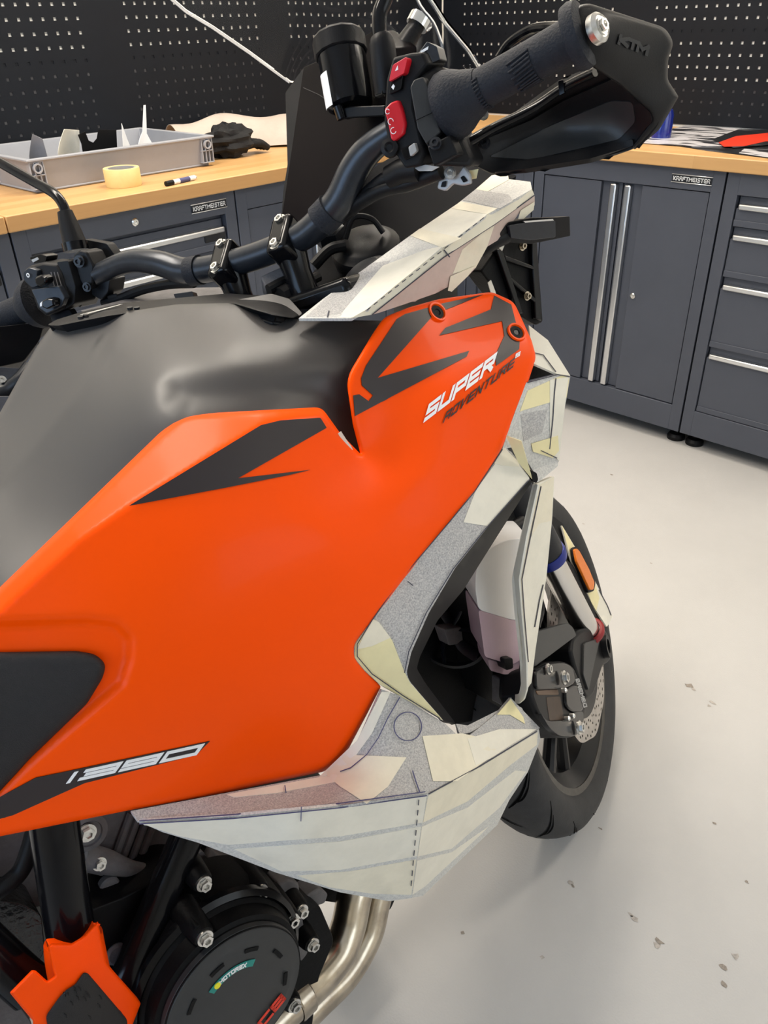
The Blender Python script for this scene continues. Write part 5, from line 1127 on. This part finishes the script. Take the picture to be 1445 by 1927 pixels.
slab('casting_foot', cut([(165, 1690), (275, 1672), (280, 1690), (215, 1705), (190, 1702)], 5), yl([(165, 1690, -.115), (275, 1672, -.115), (190, 1702, -.115)]), (0, .04, 0), M['engine'], bike, .005)
slab('side_plate', cut([(185, 1725), (242, 1708), (250, 1720), (225, 1800), (190, 1830)], 5), yl([(185, 1725, -.15), (242, 1708, -.15), (190, 1830, -.15)]), (0, .03, 0), M['engine'], bike, .006)
lathe('round_boss', [(.012, 0), (.012, .01), (.009, .012)], P(214, 1786, 'y', -.155), (0, -1, .1), M['engine'], bike, 24)
# clutch cover
CC = np.array([-.811, -.25, .4385])
hou = lathe('clutch_housing', [(.106, -.10), (.104, -.062), (.098, -.050), (.094, -.034), (.090, -.030), (.088, -.012), (.083, -.010), (.082, 0)], CC, (0, -1, 0), M['engdark'], bike, 72)
cap_ = lathe('clutch_cap', [(.083, -.012), (.0825, -.002), (.080, .0008), (.069, .0024), (.0675, .0032), (.004, .0035)], CC, (0, -1, 0), M['clutch'], bike, 72)
def cpos(r, a, h=.0042): return CC+np.array([r*math.cos(a), -h, r*math.sin(a)])
def arc(nm, r0, r1, a0, a1, m, h=.0042, n=10, par=None):
    v = []; f = []
    for i in range(n+1):
        a = math.radians(a0+(a1-a0)*i/n); v += [cpos(r0, a, h), cpos(r1, a, h)]
    for i in range(n): f.append((2*i, 2*i+1, 2*i+3, 2*i+2))
    o = mk(nm, v, f, m, par or cap_, False, .0006, off=1); return o
for a in range(0, 360, 40): arc('slot', .0575, .0620, a+12, a+28, M['engdark'])
arc('sticker', .0395, .0475, 50, 122, M['teal'])
mot = 'MOTOREX'
qs, L = quads(mot, .13, .8, .35); v = []; f = []
for q in qs:
    s = len(v)
    for p in q:
        a = math.radians(106-42*p[0]/L); v.append(cpos(.0407+.0056*p[1], a, .0052))
    f.append((s, s+1, s+2, s+3))
mk('lettering', v, f, M['white'], cap_, False, .0003, off=1)
lathe('oil_mark', [(.0036, 0), (.0036, .0012)], cpos(.0435, math.radians(110.5), .0046), (0, -1, 0), M['yel'], cap_, 16)
lettering3('lettering', 'LC8', (-.812, -.2545, .371), (.050, 0, .019), (-.004, 0, .013), M['redprint'], cap_, .13, 1.1, .35)
cv = lathe('cover_ring', [(.097, -.050), (.103, -.044), (.103, -.036), (.097, -.032)], CC, (0, -1, 0), M['blackg'], hou, 72, cap=False)
for bx, by, v_ in ((382, 1661, -.205), (489, 1676, -.205), (566, 1713, -.19), (548, 1730, -.21), (587, 1776, -.19), (384, 1763, -.242), (552, 1890, -.22)):
    p = P(bx, by, 'y', v_)
    lathe('bolt_boss', [(.0165, -.05), (.0135, -.016), (.0120, -.004), (.0105, 0)], p, (0, -1, 0), M['engdark'], bike, 20)
    bolt('bolt', p, (0, -1, 0), .0088, M['bolt'], bike, .009)
slab('cover_lug', cut([(366, 1750), (372, 1742), (386, 1742), (398, 1760), (405, 1768), (376, 1790)], 4), yl([(366, 1750, -.238), (405, 1768, -.238), (376, 1790, -.238)]), (0, .04, 0), M['engdark'], bike, .003)
for q, v_, m_ in (([(400, 1640), (412, 1612), (440, 1610), (470, 1640), (495, 1640), (505, 1650), (485, 1672), (440, 1684), (415, 1680), (402, 1665)], -.15, 'engine'),
                  ([(525, 1665), (545, 1655), (563, 1662), (565, 1685), (550, 1700), (527, 1692)], -.165, 'engine'),
                  ([(548, 1690), (560, 1690), (568, 1720), (572, 1745), (555, 1758), (550, 1730)], -.17, 'engine'),
                  ([(560, 1755), (580, 1745), (585, 1760), (578, 1795), (566, 1810), (562, 1780)], -.165, 'engine'),
                  ([(570, 1690), (600, 1672), (618, 1682), (612, 1700), (578, 1712)], -.15, 'engine'),
                  ([(330, 1690), (345, 1640), (380, 1600), (395, 1620), (370, 1660), (352, 1700)], -.14, 'engine')):
    slab('engine_bracket', cut(q, 5), yl([(q[0][0], q[0][1], v_), (q[2][0], q[2][1], v_), (q[-2][0], q[-2][1], v_)]), (0, .03, 0), M[m_], bike, .004)
tube('engine_hose', [P(420, 1650, 'y', -.165), P(450, 1668, 'y', -.17), P(480, 1660, 'y', -.165), P(470, 1640, 'y', -.16)], .008, M['blackp'], bike, 12)
# exhaust
hd = tube('exhaust_header', [P(690, 1610, 'y', -.10), P(668, 1682, 'y', -.115), P(656, 1740, 'y', -.125), P(636, 1792, 'y', -.135), P(600, 1838, 'y', -.145), P(556, 1880, 'y', -.155), P(500, 1935, 'y', -.16), P(440, 2000, 'y', -.16)], .0255, M['steel'], bike, 32, 8)
lathe('clamp_band', [(.027, -.012), (.0285, -.010), (.0285, .010), (.027, .012)], P(560, 1876, 'y', -.154), P(500, 1935, 'y', -.16)-P(600, 1838, 'y', -.145), M['steel'], hd, 32, cap=False)
tube('exhaust_header', [P(720, 1640, 'y', -.06), P(705, 1700, 'y', -.07), P(690, 1760, 'y', -.08), P(650, 1830, 'y', -.09), P(590, 1890, 'y', -.10), P(520, 1960, 'y', -.11)], .0245, M['steel'], bike, 28, 8)
bolt('bolt', P(552, 1888, 'y', -.19), (0, -1, 0), .008, M['bolt'], bike)
slab('skid_plate', cut([(660, 1690), (745, 1690), (735, 1712), (700, 1728), (670, 1735)], 5), yl([(660, 1690, -.05), (745, 1690, -.05), (670, 1735, -.05)]), (0, .1, 0), M['blackp'], bike, .005)
# frame tubes and orange frame guard
tube('frame_tube', [P(98, 1510, 'y', -.185), P(106, 1580, 'y', -.19), P(124, 1700, 'y', -.195), P(140, 1790, 'y', -.20), P(150, 1840, 'y', -.20)], .0225, M['blackg'], bike, 24, 6)
tube('frame_tube', [P(372, 1530, 'y', -.165), P(345, 1590, 'y', -.17), P(290, 1720, 'y', -.18), P(238, 1845, 'y', -.19), P(220, 1890, 'y', -.19)], .0185, M['blackg'], bike, 24, 6)
tube('frame_tube', [P(-40, 1770, 'y', -.17), P(20, 1825, 'y', -.18), P(60, 1860, 'y', -.19)], .0215, M['blackg'], bike, 22, 6)
GU = [(90, 1782, 2), (96, 1775), (133, 1776), (160, 1760), (184, 1733, 3), (190, 1761), (201, 1812), (216, 1830), (258, 1877), (265, 1888, 3), (250, 1927), (235, 1990), (60, 1990), (62, 1921), (45, 1901), (18, 1868, 3), (60, 1825, 4), (67, 1826), (89, 1846), (103, 1836), (100, 1828)]
SGU = Surf(yl([(96, 1775, -.235), (184, 1733, -.23), (265, 1888, -.225), (18, 1868, -.225), (150, 1850, -.245), (150, 1990, -.24)]))
GUo = cut(GU, 3)
SGU.outline, SGU.roll = GUo, (6, .006)
gd = patch('frame_guard', GUo, SGU, M['orangep'], bike, 8, .004)
slab('guard_sleeve', cut([(93, 1782), (110, 1780), (140, 1778), (182, 1745), (196, 1815), (120, 1840)], 4), yl([(93, 1782, -.222), (182, 1745, -.222), (120, 1840, -.222)]), (0, .012, 0), M['orangep'], gd, .003)
tube('guard_collar', [P(152, 1850, 'y', -.205), P(141, 1790, 'y', -.203), P(138, 1764, 'y', -.2)], [.0285, .0275, .0268], M['orangep'], gd, 24, 3)
GP = cut([(157, 1830, 6), (165, 1831), (240, 1919, 8), (236, 1990), (100, 1990), (86, 1912, 8), (111, 1877), (124, 1863), (142, 1852)], 5)
SGP = Surf(yl([(96, 1775, -.239), (184, 1733, -.234), (265, 1888, -.229), (18, 1868, -.229), (150, 1850, -.249), (150, 1990, -.244)]), GP, (8, .003))
gp = patch('grip_pad', GP, SGP, M['pad'], gd, 8, .003)
for k in range(14):
    x, y = 118+random.random()*95, 1858+random.random()*60
    if inside(np.array(GP), np.array([[x, y]]))[0]: penline('pad_mark', [(x-4, y-3), (x, y), (x+1, y+5)], 1.8, SGP, M['blackg'], gp, .0012, 3)
# dark shapes at the lower left: swingarm shield, hose
slab('heat_shield', cut([(-60, 1690), (40, 1700), (78, 1720), (85, 1790), (60, 1830), (0, 1790), (-60, 1760)], 12), yl([(-60, 1690, -.12), (78, 1720, -.13), (0, 1790, -.12)]), (0, .06, 0), mat('crinkled_shield', (.05, .05, .05), .25, .8, bump=1.0, bs=120), bike, .01, 3)
tube('hose', [P(-40, 1700, 'y', -.12), P(5, 1670, 'y', -.13), P(38, 1640, 'y', -.13), P(55, 1600, 'y', -.13), P(66, 1560, 'y', -.13)], .009, M['blackp'], bike, 14)
slab('swingarm', cut([(-60, 1840), (20, 1870), (60, 1925), (60, 1990), (-60, 1990)], 6), yl([(-60, 1840, -.14), (20, 1870, -.14), (-60, 1990, -.14)]), (0, .08, 0), M['engine'], bike, .01, 3)
slab('frame_plate', cut([(-60, 1560), (60, 1540), (100, 1560), (110, 1700), (60, 1710), (-60, 1680)], 8), yl([(-60, 1560, -.08), (100, 1560, -.08), (-60, 1680, -.08)]), (0, .08, 0), M['engine'], bike, .006)

# rear of the machine (mostly beyond the left edge of the picture)
RXC = np.array([-1.557, 0, .322])
rw = lathe('rear_wheel', [(.205, -.065), (.222, -.066), (.222, -.060), (.200, -.05), (.190, -.02), (.190, .02), (.200, .05), (.222, .060), (.222, .066), (.205, .065), (.182, .03), (.182, -.03)], RXC, (0, 1, 0), M['rim'], bike, 56, cap=False)
rh = [(.215, .062), (.228, .075), (.252, .084), (.280, .083), (.302, .066), (.315, .040)]
lathe('tyre', [(r, -h) for r, h in rh]+[(.3215, 0)]+[(r, h) for r, h in rh[::-1]]+[(.218, .04), (.218, -.04)], RXC, (0, 1, 0), M['tyre'], rw, 72, cap=False)
lathe('hub', [(.03, -.11), (.06, -.09), (.05, -.03), (.05, .03), (.06, .09), (.03, .11)], RXC, (0, 1, 0), M['rim'], rw, 32)
for k in range(5):
    a = 2*math.pi*k/5
    tube('spoke', [RXC+np.array([.04*math.cos(a), 0, .04*math.sin(a)]), RXC+np.array([.19*math.cos(a+.12), 0, .19*math.sin(a+.12)])], [.02, .016], M['rim'], rw, 10, 1)
for sy in (-.125, .125):
    tube('swingarm_beam', [(-1.06, sy*.8, .45), (-1.28, sy, .41), (-1.557, sy, .322)], [.032, .034, .028], M['engine'], bike, 14, 5)
v = []; f = []; ns = 24
for i in range(ns+1):
    u = i/ns; x = -.93-u*.85
    zc = .93-.13*math.sin(min(1, u*2.2)*math.pi/2)+.10*max(0, u-.45)*2+.03*(u > .5)
    wv = .10+.07*math.sin(math.pi*min(1, u*1.3))
    for k in range(13):
        th = math.pi*k/12; v.append((x, wv*math.cos(th), zc-.10+.10*math.sin(th)**.5))
for i in range(ns):
    for k in range(12): f.append((i*13+k, i*13+k+1, (i+1)*13+k+1, (i+1)*13+k))
for i in range(ns): f.append((i*13, (i+1)*13, (i+1)*13+12, i*13+12))
f.append(tuple(range(13))); f.append(tuple(ns*13+k for k in range(12, -1, -1)))
mk('seat', v, f, M['pad'], bike, True)
boxes('tail_unit', [((-1.80, -.09, .66), (-1.02, .09, .80))], M['blackp'], bike, .02, 3)
tube('side_stand', [(-.98, .14, .36), (-1.0, .24, .16), (-1.02, .31, -.035)], [.014, .013, .012], M['blackm'], bike, 12, 4)
tube('footpeg', [(-1.06, -.16, .40), (-1.08, -.30, .40)], .014, M['blackm'], bike, 12, 1)
bpy.context.view_layer.update()
